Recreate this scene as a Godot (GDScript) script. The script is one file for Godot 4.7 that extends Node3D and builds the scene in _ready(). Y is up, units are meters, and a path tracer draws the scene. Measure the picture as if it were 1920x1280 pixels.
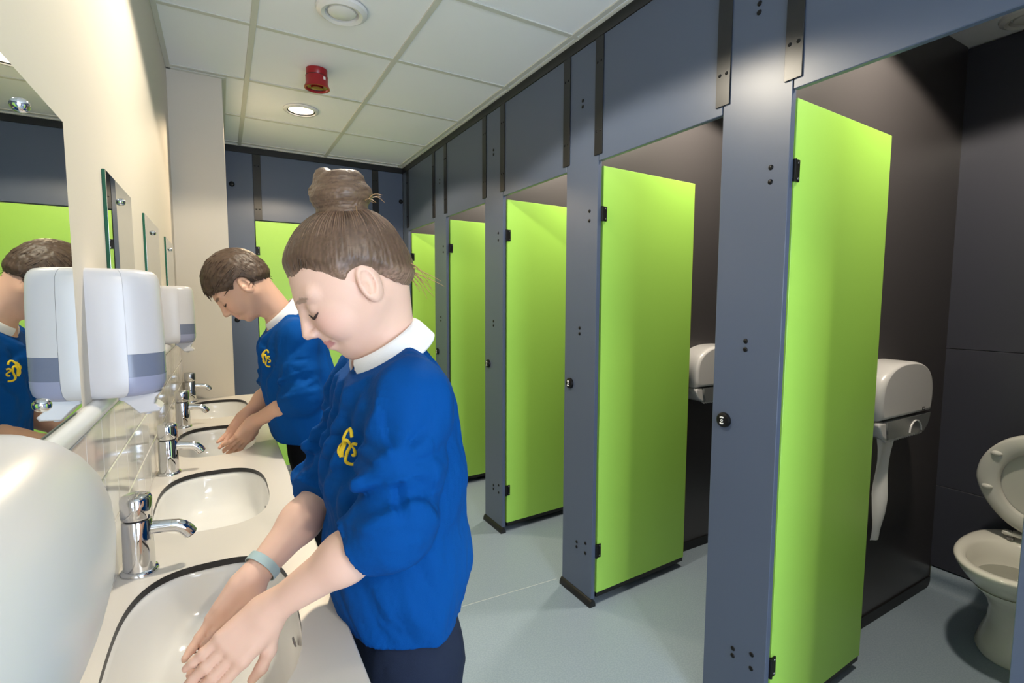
extends Node3D

# ---- the room, in metres (floor y = 0) ----
const XL := -0.196      # left wall
const XC := 1.392       # front of the cubicle panels
const XR := 2.94        # back of the cubicles
const CEIL := 2.517
const TOP := 0.863      # worktop
const ZB := -4.296      # end panels
const ZN := 1.9         # wall behind
const ZR := -3.065      # boxed pier at the end of the worktop
const XP := 0.042

var M := {}
var used := {}

func _ready() -> void:
	_camera_and_light()
	_materials()
	_shell()
	_ceiling()
	_lamps()
	_cubicles()
	_end_cubicle()
	_cubicle_fittings()
	_vanity()
	_wall_fittings()
	_girl()
	_boy()

func _camera_and_light() -> void:
	var cam := Camera3D.new()
	cam.name = "camera"
	add_child(cam)
	cam.position = Vector3(0, 1.38, 0)
	cam.rotation_degrees = Vector3(-4.6756, -30.0814, 0.1859)
	cam.fov = 68.71
	cam.near = 0.02
	cam.current = true
	var we := WorldEnvironment.new()
	we.name = "environment"
	var e := Environment.new()
	e.background_mode = Environment.BG_COLOR
	e.background_color = Color(0.02, 0.02, 0.02)
	e.tonemap_mode = Environment.TONE_MAPPER_LINEAR
	e.tonemap_exposure = EXPOSURE
	e.sdfgi_enabled = true
	e.ssao_enabled = true
	e.ssil_enabled = true
	we.environment = e
	add_child(we)

const EXPOSURE := 1.1
const DAY := 4.6           # daylight through the window behind
const SKY := Color(0.83, 0.90, 1.0)
const WX := 0.65
const WY := 1.12
const WW := 1.1
const WH := 1.8
const LAMP := 2.35          # corridor downlights
const STALL := 2.05         # cubicle downlights
const REAR := 1.0
const WARM := Color(1.0, 0.90, 0.75)
const MID := Color(1.0, 0.95, 0.86)

# ---------------------------------------------------------------- helpers
func numbered(n: String) -> String:
	if not used.has(n):
		used[n] = 0
		return n
	used[n] += 1
	return "%s_%03d" % [n, used[n]]

func thing(called: String, label: String, category: String, at := Vector3.ZERO, group := "") -> Node3D:
	var o := Node3D.new()
	o.name = numbered(called)
	add_child(o)
	o.position = at
	o.set_meta("label", label)
	o.set_meta("category", category)
	if group != "":
		o.set_meta("group", group)
	return o

func structure(called: String, m: Mesh, material: Material, label := "") -> MeshInstance3D:
	var o := MeshInstance3D.new()
	o.name = numbered(called)
	o.mesh = m
	o.material_override = material
	add_child(o)
	o.set_meta("kind", "structure")
	if label != "":
		o.set_meta("label", label)
		o.set_meta("category", called.split("_")[0])
	return o

func part(parent: Node, called: String, m: Mesh, material: Material, at := Vector3.ZERO, label := "") -> MeshInstance3D:
	var o := MeshInstance3D.new()
	o.name = called
	o.mesh = m
	o.material_override = material
	o.position = at
	parent.add_child(o, true)
	if label != "":
		o.set_meta("label", label)
	return o

func begin() -> SurfaceTool:
	var st := SurfaceTool.new()
	st.begin(Mesh.PRIMITIVE_TRIANGLES)
	return st

func done(st: SurfaceTool) -> ArrayMesh:
	st.generate_normals()
	st.index()
	return st.commit()

func tri(st: SurfaceTool, a: Vector3, b: Vector3, c: Vector3) -> void:
	st.add_vertex(a); st.add_vertex(b); st.add_vertex(c)

func quad(st: SurfaceTool, a: Vector3, b: Vector3, c: Vector3, d: Vector3) -> void:
	tri(st, a, b, c)
	tri(st, a, c, d)

# box with chamfered edges; c centre, s size
func box(st: SurfaceTool, c: Vector3, s: Vector3, b := 0.0) -> void:
	st.set_smooth_group(-1)
	var h := s * 0.5
	if b <= 0.0:
		var p := []
		for i in 8:
			p.append(c + Vector3(h.x if i & 1 else -h.x, h.y if i & 2 else -h.y, h.z if i & 4 else -h.z))
		for f in [[0, 2, 3, 1], [4, 5, 7, 6], [0, 4, 6, 2], [1, 3, 7, 5], [0, 1, 5, 4], [2, 6, 7, 3]]:
			quad(st, p[f[3]], p[f[2]], p[f[1]], p[f[0]])
		return
	var rings := []
	for r in [[-h.y, b], [-h.y + b, 0.0], [h.y - b, 0.0], [h.y, b]]:
		var ring := []
		var x: float = h.x - r[1]
		var z: float = h.z - r[1]
		var cc := b * 0.7
		for q in [[x - cc, -z], [x, -z + cc], [x, z - cc], [x - cc, z], [-x + cc, z], [-x, z - cc], [-x, -z + cc], [-x + cc, -z]]:
			ring.append(c + Vector3(q[0], r[0], q[1]))
		rings.append(ring)
	for i in 3:
		for k in 8:
			var n := (k + 1) % 8
			quad(st, rings[i][k], rings[i + 1][k], rings[i + 1][n], rings[i][n])
	for k in range(1, 7):
		tri(st, rings[3][0], rings[3][k + 1], rings[3][k])
		tri(st, rings[0][0], rings[0][k], rings[0][k + 1])

func boxm(c: Vector3, s: Vector3, b := 0.0) -> ArrayMesh:
	var st := begin()
	box(st, c, s, b)
	return done(st)

func span(x0: float, x1: float, y0: float, y1: float, z0: float, z1: float, b := 0.0) -> ArrayMesh:
	return boxm(Vector3(x0 + x1, y0 + y1, z0 + z1) * 0.5, Vector3(absf(x1 - x0), absf(y1 - y0), absf(z1 - z0)), b)

# rows of points -> smooth sheet
func sheet(st: SurfaceTool, rows: Array, closed := false, flip := false, group := 0) -> void:
	st.set_smooth_group(group)
	for i in rows.size() - 1:
		var a = rows[i]
		var b = rows[i + 1]
		var n: int = a.size()
		for k in (n if closed else n - 1):
			var j := (k + 1) % n
			if flip:
				quad(st, a[k], a[j], b[j], b[k])
			else:
				quad(st, a[k], b[k], b[j], a[j])

func fan(st: SurfaceTool, ring, flip := false, group := -1) -> void:
	st.set_smooth_group(group)
	var c := Vector3.ZERO
	for p in ring:
		c += p
	c /= ring.size()
	for k in ring.size():
		var j: int = (k + 1) % ring.size()
		if flip:
			tri(st, c, ring[j], ring[k])
		else:
			tri(st, c, ring[k], ring[j])

# profile of Vector2(radius, height) spun about the y axis of t; creases over 40 degrees stay sharp
func lathe(st: SurfaceTool, prof: Array, t := Transform3D.IDENTITY, n := 32, sx := 1.0, sz := 1.0) -> void:
	var g := 1
	for i in prof.size() - 1:
		if i > 0:
			var d0: Vector2 = (prof[i] - prof[i - 1]).normalized()
			var d1: Vector2 = (prof[i + 1] - prof[i]).normalized()
			if d0.dot(d1) < 0.75:
				g += 1
		var a := []
		var b := []
		for k in n:
			var w := TAU * k / n
			a.append(t * Vector3(cos(w) * prof[i].x * sx, prof[i].y, sin(w) * prof[i].x * sz))
			b.append(t * Vector3(cos(w) * prof[i + 1].x * sx, prof[i + 1].y, sin(w) * prof[i + 1].x * sz))
		sheet(st, [a, b], true, false, g)

func lathem(prof: Array, t := Transform3D.IDENTITY, n := 32) -> ArrayMesh:
	var st := begin()
	lathe(st, prof, t, n)
	return done(st)

func tube(st: SurfaceTool, path: Array, radius, n := 10, flat := 1.0) -> void:
	var rows := []
	var up := Vector3.UP
	for i in path.size():
		var d: Vector3 = (path[mini(i + 1, path.size() - 1)] - path[maxi(i - 1, 0)]).normalized()
		if i == 0:
			up = Vector3.UP if absf(d.y) < 0.9 else Vector3.RIGHT
		var s := d.cross(up).normalized()
		up = s.cross(d).normalized()
		var r: float = radius[i] if radius is Array else radius
		var ring := []
		for k in n:
			var w := TAU * k / n
			ring.append(path[i] + (s * cos(w) + up * sin(w) * flat) * r)
		rows.append(ring)
	sheet(st, rows, true, true)
	fan(st, rows[0], true)
	fan(st, rows[-1], false)

# flat outline (x, y) pushed along z from z0 to z1 in the frame t, front edge rounded by b
func slab(st: SurfaceTool, outline: Array, z0: float, z1: float, b := 0.0, t := Transform3D.IDENTITY, group := 0) -> void:
	var c := Vector2.ZERO
	for p in outline:
		c += p
	c /= outline.size()
	var ext := 0.0
	for p in outline:
		ext = maxf(ext, p.distance_to(c))
	var rows := []
	var steps := [[z0, 0.0], [z1, 0.0]]
	if b > 0.0:
		var sg := signf(z1 - z0)
		steps = [[z0, 0.0], [z1 - sg * b, 0.0]]
		for i in range(1, 5):
			var w := PI * 0.5 * i / 4
			steps.append([z1 - sg * b * (1.0 - sin(w)), b * (1.0 - cos(w))])
	for s in steps:
		var ring := []
		for p in outline:
			var q: Vector2 = c + (p - c) * (1.0 - s[1] / ext)
			ring.append(t * Vector3(q.x, q.y, s[0]))
		rows.append(ring)
	sheet(st, rows, true, z1 < z0, group)
	for e in [0, -1]:
		var ids := Geometry2D.triangulate_polygon(PackedVector2Array(outline))
		st.set_smooth_group(-1)
		for i in range(0, ids.size(), 3):
			tri(st, rows[e][ids[i]], rows[e][ids[i + 1]], rows[e][ids[i + 2]])

func slabm(outline: Array, z0: float, z1: float, b := 0.0, t := Transform3D.IDENTITY, group := 0) -> ArrayMesh:
	var st := begin()
	slab(st, outline, z0, z1, b, t, group)
	return done(st)

func superell(cx: float, cy: float, a: float, b: float, p: float, n: int) -> Array:
	var o := []
	for k in n:
		var w := TAU * k / n
		var c := cos(w)
		var s := sin(w)
		o.append(Vector2(cx + a * signf(c) * pow(absf(c), 2.0 / p), cy + b * signf(s) * pow(absf(s), 2.0 / p)))
	return o

func col(r: int, g: int, b: int) -> Color:
	return Color(r / 255.0, g / 255.0, b / 255.0)

func mat(c: Color, rough := 0.5, metal := 0.0) -> StandardMaterial3D:
	var m := StandardMaterial3D.new()
	m.albedo_color = c
	m.roughness = rough
	m.metallic = metal
	return m

func noise_image(freq: float, sd: int, size := 256, type := FastNoiseLite.TYPE_SIMPLEX, oct := 4) -> Image:
	var f := FastNoiseLite.new()
	f.seed = sd
	f.noise_type = type
	f.frequency = freq
	f.fractal_octaves = oct
	return f.get_seamless_image(size, size)

# texture that runs between two colours along a noise
func blend_tex(img: Image, a: Color, b: Color, lo := 0.0, hi := 1.0) -> ImageTexture:
	var o := Image.create(img.get_width(), img.get_height(), true, Image.FORMAT_RGB8)
	for y in img.get_height():
		for x in img.get_width():
			o.set_pixel(x, y, a.lerp(b, clampf((img.get_pixel(x, y).r - lo) / (hi - lo), 0.0, 1.0)))
	o.generate_mipmaps()
	return ImageTexture.create_from_image(o)

func bump_tex(img: Image, k: float) -> ImageTexture:
	var o: Image = img.duplicate()
	o.convert(Image.FORMAT_RGBA8)
	o.bump_map_to_normal_map(k)
	o.generate_mipmaps()
	return ImageTexture.create_from_image(o)

func triplanar(m: StandardMaterial3D, scale: float) -> StandardMaterial3D:
	m.uv1_triplanar = true
	m.uv1_world_triplanar = true
	m.uv1_scale = Vector3.ONE * scale
	return m

func _materials() -> void:
	M.wall = mat(col(217, 209, 196), 0.75)
	var orange := noise_image(0.06, 3)
	M.wall.normal_enabled = true
	M.wall.normal_texture = bump_tex(orange, 1.0)
	M.wall.normal_scale = 0.12
	triplanar(M.wall, 5.0)
	# vinyl floor with small flecks
	M.floor = mat(Color.WHITE, 0.38)
	var fl := noise_image(0.09, 11, 512, FastNoiseLite.TYPE_SIMPLEX, 3)
	M.floor.albedo_texture = blend_tex(fl, col(138, 154, 169), col(147, 162, 176), 0.3, 0.7)
	triplanar(M.floor, 2.2)
	M.floor.normal_enabled = true
	M.floor.normal_texture = bump_tex(noise_image(0.2, 12, 256), 1.0)
	M.floor.normal_scale = 0.012
	M.weld = mat(col(190, 196, 194), 0.4)
	M.tile_ceiling = mat(col(245, 248, 252), 0.9)
	M.tile_ceiling.normal_enabled = true
	M.tile_ceiling.normal_texture = bump_tex(noise_image(0.25, 21, 256), 1.5)
	M.tile_ceiling.normal_scale = 0.25
	triplanar(M.tile_ceiling, 6.0)
	M.frosted = mat(col(225, 232, 238), 0.4)
	M.frosted.emission_enabled = true
	M.frosted.emission = SKY
	M.frosted.emission_energy_multiplier = 1.0
	M.tee = mat(col(210, 211, 202), 0.5)
	M.white = mat(col(232, 232, 230), 0.25)
	M.slate = mat(col(81, 92, 113), 0.36)
	var sl := bump_tex(noise_image(0.3, 31, 256), 1.0)
	M.slate.normal_enabled = true
	M.slate.normal_texture = sl
	M.slate.normal_scale = 0.08
	triplanar(M.slate, 8.0)
	M.graphite = M.slate.duplicate()
	M.graphite.albedo_color = col(72, 69, 71)
	M.duct = M.slate.duplicate()
	M.duct.albedo_color = col(66, 67, 78)
	M.black = mat(col(14, 14, 16), 0.4)
	M.black.metallic_specular = 0.35
	M.bracket = mat(col(26, 26, 27), 0.34)
	M.rubber = mat(col(16, 16, 18), 0.5)
	M.lime = mat(col(166, 219, 92), 0.4)
	M.lime.normal_enabled = true
	M.lime.normal_texture = sl
	M.lime.normal_scale = 0.06
	triplanar(M.lime, 8.0)
	M.lime_edge = mat(col(196, 214, 60), 0.45)
	M.chrome = mat(col(222, 222, 224), 0.05, 1.0)
	M.steel = mat(col(150, 150, 154), 0.25, 1.0)
	M.mirror = mat(col(226, 232, 228), 0.0, 1.0)
	M.glass_edge = mat(col(22, 92, 70), 0.1)
	M.worktop = mat(col(218, 213, 206), 0.28)
	M.ceramic = mat(col(234, 233, 230), 0.08)
	M.ceramic.clearcoat_enabled = true
	M.ceramic.clearcoat = 0.6
	M.pan = mat(col(236, 233, 224), 0.1)
	M.seat = mat(col(224, 222, 216), 0.2)
	M.seal = mat(col(34, 32, 33), 0.45)
	M.glazed = mat(col(226, 223, 216), 0.09)
	M.grout = mat(col(238, 236, 230), 0.8)
	M.plastic = mat(col(208, 206, 207), 0.28)
	M.smoke = mat(col(120, 127, 146), 0.15)
	M.soap = mat(col(156, 160, 184), 0.2)
	M.smoke2 = mat(col(112, 115, 117), 0.15)
	M.valve = mat(col(150, 150, 146), 0.5)
	M.tissue = mat(col(240, 240, 240), 0.9)
	M.tissue.backlight_enabled = true
	M.tissue.backlight = Color(0.4, 0.4, 0.4)
	M.jumper = cloth(col(0, 72, 146), 51)
	M.collar = cloth(col(240, 240, 242), 52)
	M.lash = mat(col(58, 44, 42), 0.7)
	M.yarn = mat(col(238, 206, 40), 0.6)
	M.girl_trousers = cloth(col(34, 42, 62), 53)
	M.boy_trousers = cloth(col(20, 20, 24), 54)
	M.red = mat(col(158, 22, 32), 0.3)
	M.red_clear = mat(col(120, 20, 26), 0.1)
	M.water = mat(col(150, 150, 140), 0.02)

# ---------------------------------------------------------------- shell
func _shell() -> void:
	var f := structure("floor", span(-0.4, XR + 0.2, -0.1, 0.0, ZB - 0.3, ZN + 0.2), M.floor)
	var st := begin()
	# welded seam across the vinyl
	tube(st, [Vector3(0.2, 0.0002, -2.02), Vector3(0.6, 0.0003, -1.99), Vector3(1.39, 0.0002, -1.95)], 0.0022, 6, 0.3)
	part(f, "weld_seam", done(st), M.weld, Vector3.ZERO, "pale welded seam in the vinyl")
	structure("wall_left", span(XL - 0.15, XL, 0.0, CEIL + 0.05, ZB - 0.3, ZN + 0.2), M.wall)
	_splashback()
	structure("wall_pier", span(XL - 0.1, XP, 0.0, CEIL + 0.02, ZB - 0.2, ZR, 0.003), M.wall)
	structure("wall_back", span(XL - 0.15, XR + 0.2, 0.0, CEIL + 0.05, ZB - 0.24, ZB - 0.06), M.wall)
	_window_wall()
	structure("wall_right", span(XR + 0.03, XR + 0.18, 0.0, CEIL + 0.05, ZB - 0.3, ZN + 0.2), M.wall)
	structure("wall_lobby", span(XC, XC + 0.1, 0.0, CEIL + 0.02, 0.498, ZN), M.slate)

func _window_wall() -> void:
	# wall behind the viewpoint with a frosted window that lets in cool daylight
	var st := begin()
	var x0 := WX - WW * 0.5
	var x1 := WX + WW * 0.5
	var y0 := WY - WH * 0.5
	var y1 := WY + WH * 0.5
	for q in [[XL - 0.15, x0, 0.0, CEIL + 0.05], [x1, XR + 0.2, 0.0, CEIL + 0.05], [x0, x1, 0.0, y0], [x0, x1, y1, CEIL + 0.05]]:
		box(st, Vector3(q[0] + q[1], q[2] + q[3], 2.0 * ZN + 0.15) * 0.5, Vector3(q[1] - q[0], q[3] - q[2], 0.15))
	structure("wall_near", done(st), M.wall)
	var w := structure("window_1", span(x0, x1, y0, y1, ZN + 0.05, ZN + 0.06), M.frosted)
	for q in [[x0, x0 + 0.04, y0, y1], [x1 - 0.04, x1, y0, y1], [x0, x1, y0, y0 + 0.04], [x0, x1, y1 - 0.04, y1]]:
		part(w, "frame", span(q[0], q[1], q[2], q[3], ZN + 0.02, ZN + 0.07, 0.003), M.white)
	var l := AreaLight3D.new()
	l.name = "daylight"
	l.area_size = Vector2(WW - 0.1, WH - 0.1)
	l.position = Vector3(WX, WY, ZN + 0.04)
	l.light_energy = DAY
	l.light_color = SKY
	l.area_range = 12.0
	l.shadow_enabled = true
	w.add_child(l)

func _splashback() -> void:
	var tw := 0.116
	var th := 0.104
	var w := structure("wall_splashback", span(XL + 0.0005, XL + 0.0035, TOP, TOP + 3 * th, ZR, -0.165), M.grout)
	var m := boxm(Vector3.ZERO, Vector3(0.007, th - 0.004, tw - 0.0018), 0.0012)
	for c in 25:
		for r in 3:
			part(w, "tile", m, M.glazed, Vector3(XL + 0.0038, TOP + th * (r + 0.5), ZR + tw * (c + 0.5)))
	var st := begin()
	var prof := []
	for k in 9:
		var a := PI * k / 8.0 - PI * 0.5
		prof.append(Vector2(cos(a) * 0.018, sin(a) * 0.0165))
	slab(st, prof, ZR, -0.165, 0.0, Transform3D(Basis.IDENTITY, Vector3(XL + 0.0005, 1.1935, 0)))
	part(w, "tile_trim", done(st), M.white, Vector3.ZERO, "white rounded trim along the top of the tiles")

func _ceiling() -> void:
	var st := begin()
	box(st, Vector3((XL + XR) * 0.5, CEIL + 0.075, (ZB + ZN) * 0.5), Vector3(XR - XL + 0.5, 0.1, ZN - ZB + 0.6))
	var c := structure("ceiling", done(st), M.tile_ceiling)
	var xs := [XL, 0.155, 0.755, 1.355, XC + 0.03]
	var zs := [ZN]
	for k in 11:
		if 1.778 - 0.6 * k > ZB:
			zs.append(1.778 - 0.6 * k)
	zs.append(ZB - 0.02)
	var cache := {}
	for i in 4:
		for k in zs.size() - 1:
			var x0: float = xs[i] + 0.01
			var x1: float = xs[i + 1] - 0.01
			var z1: float = zs[k] - 0.01
			var z0: float = zs[k + 1] + 0.01
			if i == 0 and z1 < ZR + 0.02:
				x0 = XP + 0.005
			var key := "%.3f %.3f" % [x1 - x0, z1 - z0]
			if not cache.has(key):
				cache[key] = boxm(Vector3.ZERO, Vector3(x1 - x0, 0.012, z1 - z0), 0.002)
			part(c, "ceiling_tile", cache[key], M.tile_ceiling, Vector3((x0 + x1) * 0.5, CEIL + 0.008, (z0 + z1) * 0.5))
	for i in [1, 2, 3]:
		part(c, "grid_bar", span(xs[i] - 0.012, xs[i] + 0.012, CEIL - 0.004, CEIL + 0.03, ZB - 0.02, ZN, 0.001), M.tee)
	for k in range(1, zs.size() - 1):
		part(c, "cross_bar", span((XL if zs[k] > ZR - 0.05 else XP), XC + 0.03, CEIL - 0.003, CEIL + 0.03, zs[k] - 0.012, zs[k] + 0.012, 0.001), M.tee)
	part(c, "edge_trim", span(XL, XL + 0.02, CEIL - 0.005, CEIL + 0.03, ZR, ZN, 0.001), M.tee)
	part(c, "edge_trim", span(XL, XP + 0.02, CEIL - 0.005, CEIL + 0.03, ZR, ZR + 0.02, 0.001), M.tee)
	part(c, "edge_trim", span(XP, XP + 0.02, CEIL - 0.005, CEIL + 0.03, ZB - 0.02, ZR, 0.001), M.tee)
	part(c, "edge_trim", span(XP, XC, CEIL - 0.005, CEIL + 0.03, ZB, ZB + 0.018, 0.001), M.tee)
	part(c, "edge_trim", span(XC - 0.014, XC, CEIL - 0.005, CEIL + 0.03, ZB, ZN, 0.001), M.tee)
	part(c, "plaster_panel", span(XC + 0.032, XR + 0.03, CEIL, CEIL + 0.03, ZB - 0.05, 0.6), M.tile_ceiling)

func down_light(at: Vector3, energy: float, tint: Color, label: String, r := 0.1) -> void:
	var t := thing("ceiling_downlight", label, "downlight", at, "recessed ceiling downlights")
	part(t, "trim_ring", lathem([Vector2(r * 0.78, 0.0), Vector2(r * 0.8, -0.012), Vector2(r * 0.9, -0.013), Vector2(r, -0.006), Vector2(r, 0.0)]), M.white)
	part(t, "gasket", lathem([Vector2(r * 0.70, -0.001), Vector2(r * 0.72, -0.006), Vector2(r * 0.79, -0.006)]), M.black)
	var glow := mat(Color.WHITE, 0.3)
	glow.emission_enabled = true
	glow.emission = tint
	glow.emission_energy_multiplier = 3.0
	part(t, "lens", lathem([Vector2(0.0005, -0.007), Vector2(r * 0.4, -0.0065), Vector2(r * 0.7, -0.003)]), glow)
	var s := SpotLight3D.new()
	s.name = "light"
	s.position = Vector3(0, -0.016, 0)
	s.rotation_degrees = Vector3(-90, 0, 0)
	s.spot_angle = 72.0
	s.spot_angle_attenuation = 0.12
	s.spot_attenuation = 2.0
	s.spot_range = 9.0
	s.light_energy = energy
	s.light_color = tint
	s.light_size = r * 0.7
	s.shadow_enabled = true
	t.add_child(s)

func air_valve(at: Vector3, label: String, r: float) -> void:
	var t := thing("air_valve", label, "vent", at, "round ceiling air valves")
	part(t, "rim", lathem([Vector2(r * 0.62, 0.004), Vector2(r * 0.66, -0.016), Vector2(r * 0.8, -0.021), Vector2(r * 0.97, -0.012), Vector2(r, -0.001)], Transform3D.IDENTITY, 48), M.white)
	part(t, "throat", lathem([Vector2(0.001, 0.004), Vector2(r * 0.64, 0.004)]), M.valve)
	part(t, "disc", lathem([Vector2(0.001, -0.022), Vector2(r * 0.4, -0.02), Vector2(r * 0.53, -0.014), Vector2(r * 0.54, -0.006), Vector2(0.02, 0.0)], Transform3D.IDENTITY, 48), M.white)

func _lamps() -> void:
	down_light(Vector3(0.455, CEIL, -3.322), LAMP * 0.88, WARM, "lit downlight in the ceiling beyond the red fire sounder")
	down_light(Vector3(0.455, CEIL, -1.522), LAMP, MID, "downlight in the ceiling over the empty basin, out of view")
	down_light(Vector3(0.455, CEIL, 1.478), LAMP * REAR, MID, "downlight in the ceiling behind the viewpoint")
	for k in range(1, 6):
		down_light(Vector3(2.0, CEIL, -0.59 - 0.828 * (k - 1)), STALL, MID, "downlight inside %s cubicle" % ["the nearest open", "the second open", "the third open", "the fourth open", "the farthest open"][k - 1], 0.08)
	air_valve(Vector3(0.452, CEIL, -2.122), "round white air valve in the ceiling at the top edge", 0.098)
	air_valve(Vector3(2.82, CEIL, -0.77), "round white air valve above the toilet cubicle", 0.095)
	# fire alarm sounder
	var t := thing("fire_sounder", "red fire alarm sounder hanging from the ceiling tile", "alarm", Vector3(0.45, CEIL, -2.72))
	part(t, "base", lathem([Vector2(0.001, 0), Vector2(0.05, 0), Vector2(0.05, -0.03), Vector2(0.047, -0.034)]), M.red)
	part(t, "body", lathem([Vector2(0.048, -0.033), Vector2(0.053, -0.036), Vector2(0.053, -0.07), Vector2(0.06, -0.086), Vector2(0.06, -0.09), Vector2(0.052, -0.091), Vector2(0.046, -0.084)]), M.red)
	part(t, "grille", lathem([Vector2(0.047, -0.083), Vector2(0.03, -0.08), Vector2(0.028, -0.09), Vector2(0.012, -0.092), Vector2(0.001, -0.092)]), M.red_clear)
	var lb := part(t, "sticker", boxm(Vector3.ZERO, Vector3(0.012, 0.014, 0.0012)), M.white, Vector3(0.028, -0.05, 0.0455), "small white sticker")
	lb.rotation.y = 0.55
	part(t, "seam", lathem([Vector2(0.0485, -0.0325), Vector2(0.0535, -0.0335), Vector2(0.0535, -0.036)]), M.seal)

# ---------------------------------------------------------------- cubicles
func pil_far(k: int) -> float:
	if k == 0:
		return -0.33
	if k == 5:
		return ZB
	return -1.907 - 0.828 * (k - 2)

func pil_near(k: int) -> float:
	if k == 0:
		return -0.105
	return -1.907 - 0.828 * (k - 2) + 0.2252

func dome(r: float) -> ArrayMesh:
	# button head lying along -x
	var p := []
	for i in 6:
		var a := PI * 0.5 * i / 5
		p.append(Vector2(r * cos(a) + 0.0003, r * 0.55 * sin(a)))
	return lathem(p, Transform3D(Basis(Vector3(0, 0, 1), PI * 0.5), Vector3.ZERO), 14)

func _cubicles() -> void:
	var bolt := dome(0.0075)
	var small := dome(0.0055)
	var where := ["dark blue panel at the right edge of the picture", "wide slate panel nearest in the middle of the row", "second slate panel from the front", "third slate panel from the front, beside the girl", "fourth slate panel from the front, behind the girl", "narrow slate panel in the far corner"]
	for k in 6:
		var z0 := pil_far(k)
		var z1 := pil_near(k)
		var t := thing("cubicle_pilaster", where[k], "panel", Vector3(XC, 0, (z0 + z1) * 0.5), "cubicle pilasters")
		var hw := (z1 - z0) * 0.5
		part(t, "panel", span(0, 0.02, 0.034, 2.467, -hw + 0.0015, hw - 0.0015, 0.002), M.slate)
		var foot := []
		for i in 9:
			var a := PI * i / 8.0
			foot.append(Vector2(0.005 + 0.017 * cos(a), 0.034 * sin(a)))
		part(t, "foot", slabm(foot, -hw - 0.004, hw + 0.004), M.rubber)
		if k < 5:
			for y in [2.247, 2.222, 1.258, 1.232]:
				part(t, "bolt", bolt, M.black, Vector3(0, y, 0))
			for q in [[1.767, hw - 0.055], [1.726, hw - 0.055], [0.258, 0.0], [0.234, 0.0], [0.279, 0.065], [0.233, 0.065]]:
				part(t, "bolt", bolt, M.black, Vector3(0, q[0], q[1]))
			var ind := part(t, "lock_indicator", lathem([Vector2(0.0003, 0.013), Vector2(0.017, 0.0125), Vector2(0.023, 0.009), Vector2(0.0245, 0.004), Vector2(0.0245, 0)], Transform3D(Basis(Vector3(0, 0, 1), PI * 0.5), Vector3.ZERO), 28), M.black, Vector3(0, 0.998, -hw + 0.048), "round black lock indicator")
			for s in [-1, 1]:
				var st := begin()
				var arc := []
				for i in 7:
					var a: float = PI * 0.5 * s + (i - 3) * 0.2
					arc.append(Vector3(-0.0135, sin(a) * 0.0105, cos(a) * 0.0105))
				tube(st, arc, 0.0024, 6)
				part(ind, "mark", done(st), M.white)
			part(ind, "mark", lathem([Vector2(0.0025, 0.013), Vector2(0.0025, 0.0138), Vector2(0.0042, 0.0138), Vector2(0.0042, 0.013)], Transform3D(Basis(Vector3(0, 0, 1), PI * 0.5), Vector3.ZERO), 16), M.white)
	var rail := thing("head_rail", "black head rail between the row of slate panels and the ceiling", "rail", Vector3(XC, 2.492, 0))
	part(rail, "rail", span(-0.003, 0.04, -0.025, 0.0235, ZB - 0.02, 0.49, 0.001), M.bracket)
	var nth := ["nearest", "second", "third", "fourth", "farthest"]
	for k in range(1, 6):
		var z0 := pil_near(k)
		var z1 := pil_far(k - 1)
		var t := thing("cubicle_transom", "slate panel over the %s open green door" % nth[k - 1], "panel", Vector3(XC, 1.966, (z0 + z1) * 0.5), "panels over the cubicle doors")
		var hw := (z1 - z0) * 0.5
		part(t, "panel", span(0, 0.02, 0, 0.501, -hw + 0.0015, hw - 0.0015, 0.002), M.slate)
		for s in [-1, 1]:
			var b := part(t, "bracket", span(-0.005, -0.0005, 0.026, 0.4995, s * hw - 0.025, s * hw + 0.025, 0.0012), M.bracket, Vector3.ZERO, "black cover strip")
			for y in [0.122, 0.40]:
				for q in [-0.012, 0.012]:
					part(b, "bolt", small, M.black, Vector3(-0.0045, y, s * hw + q))
		_door(k, nth[k - 1])
	# cubicle beyond the picture, its door shut
	var t := thing("cubicle_door", "closed green cubicle door beyond the right edge", "door", Vector3(XC + 0.004, 0.055, -0.1), "lime green cubicle doors")
	part(t, "leaf", span(0, 0.018, 0, 1.905, 0, 0.595, 0.0015), M.lime)
	var tt := thing("cubicle_transom", "slate panel over the closed green door beyond the right edge", "panel", Vector3(XC, 1.966, 0.195), "panels over the cubicle doors")
	part(tt, "panel", span(0, 0.02, 0, 0.501, -0.3, 0.3, 0.002), M.slate)
	for k in range(1, 6):
		var zf := -1.0 - 0.828 * (k - 1)
		var p := thing("cubicle_partition", "dark partition wall on the far side of the %s cubicle" % nth[k - 1], "partition", Vector3(XC + 0.02, 0, zf), "partitions between the cubicles")
		if k < 5:
			part(p, "panel", span(0.001, XR - XC - 0.0203, 0.0, CEIL - 0.001, -0.02, 0.0), M.graphite)
			part(p, "skirting", span(0.02, XR - XC - 0.025, 0.0, 0.05, 0.0005, 0.006, 0.001), M.rubber)
		else:
			part(p, "panel", span(0.001, XR - XC - 0.0203, 0.0, CEIL - 0.001, -0.01, 0.0), M.graphite)
	var np := thing("cubicle_partition", "dark partition wall on the near side of the nearest cubicle", "partition", Vector3(XC + 0.02, 0, -0.19), "partitions between the cubicles")
	part(np, "panel", span(0.001, XR - XC - 0.0203, 0.0, CEIL - 0.001, 0, 0.02), M.graphite)
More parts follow.
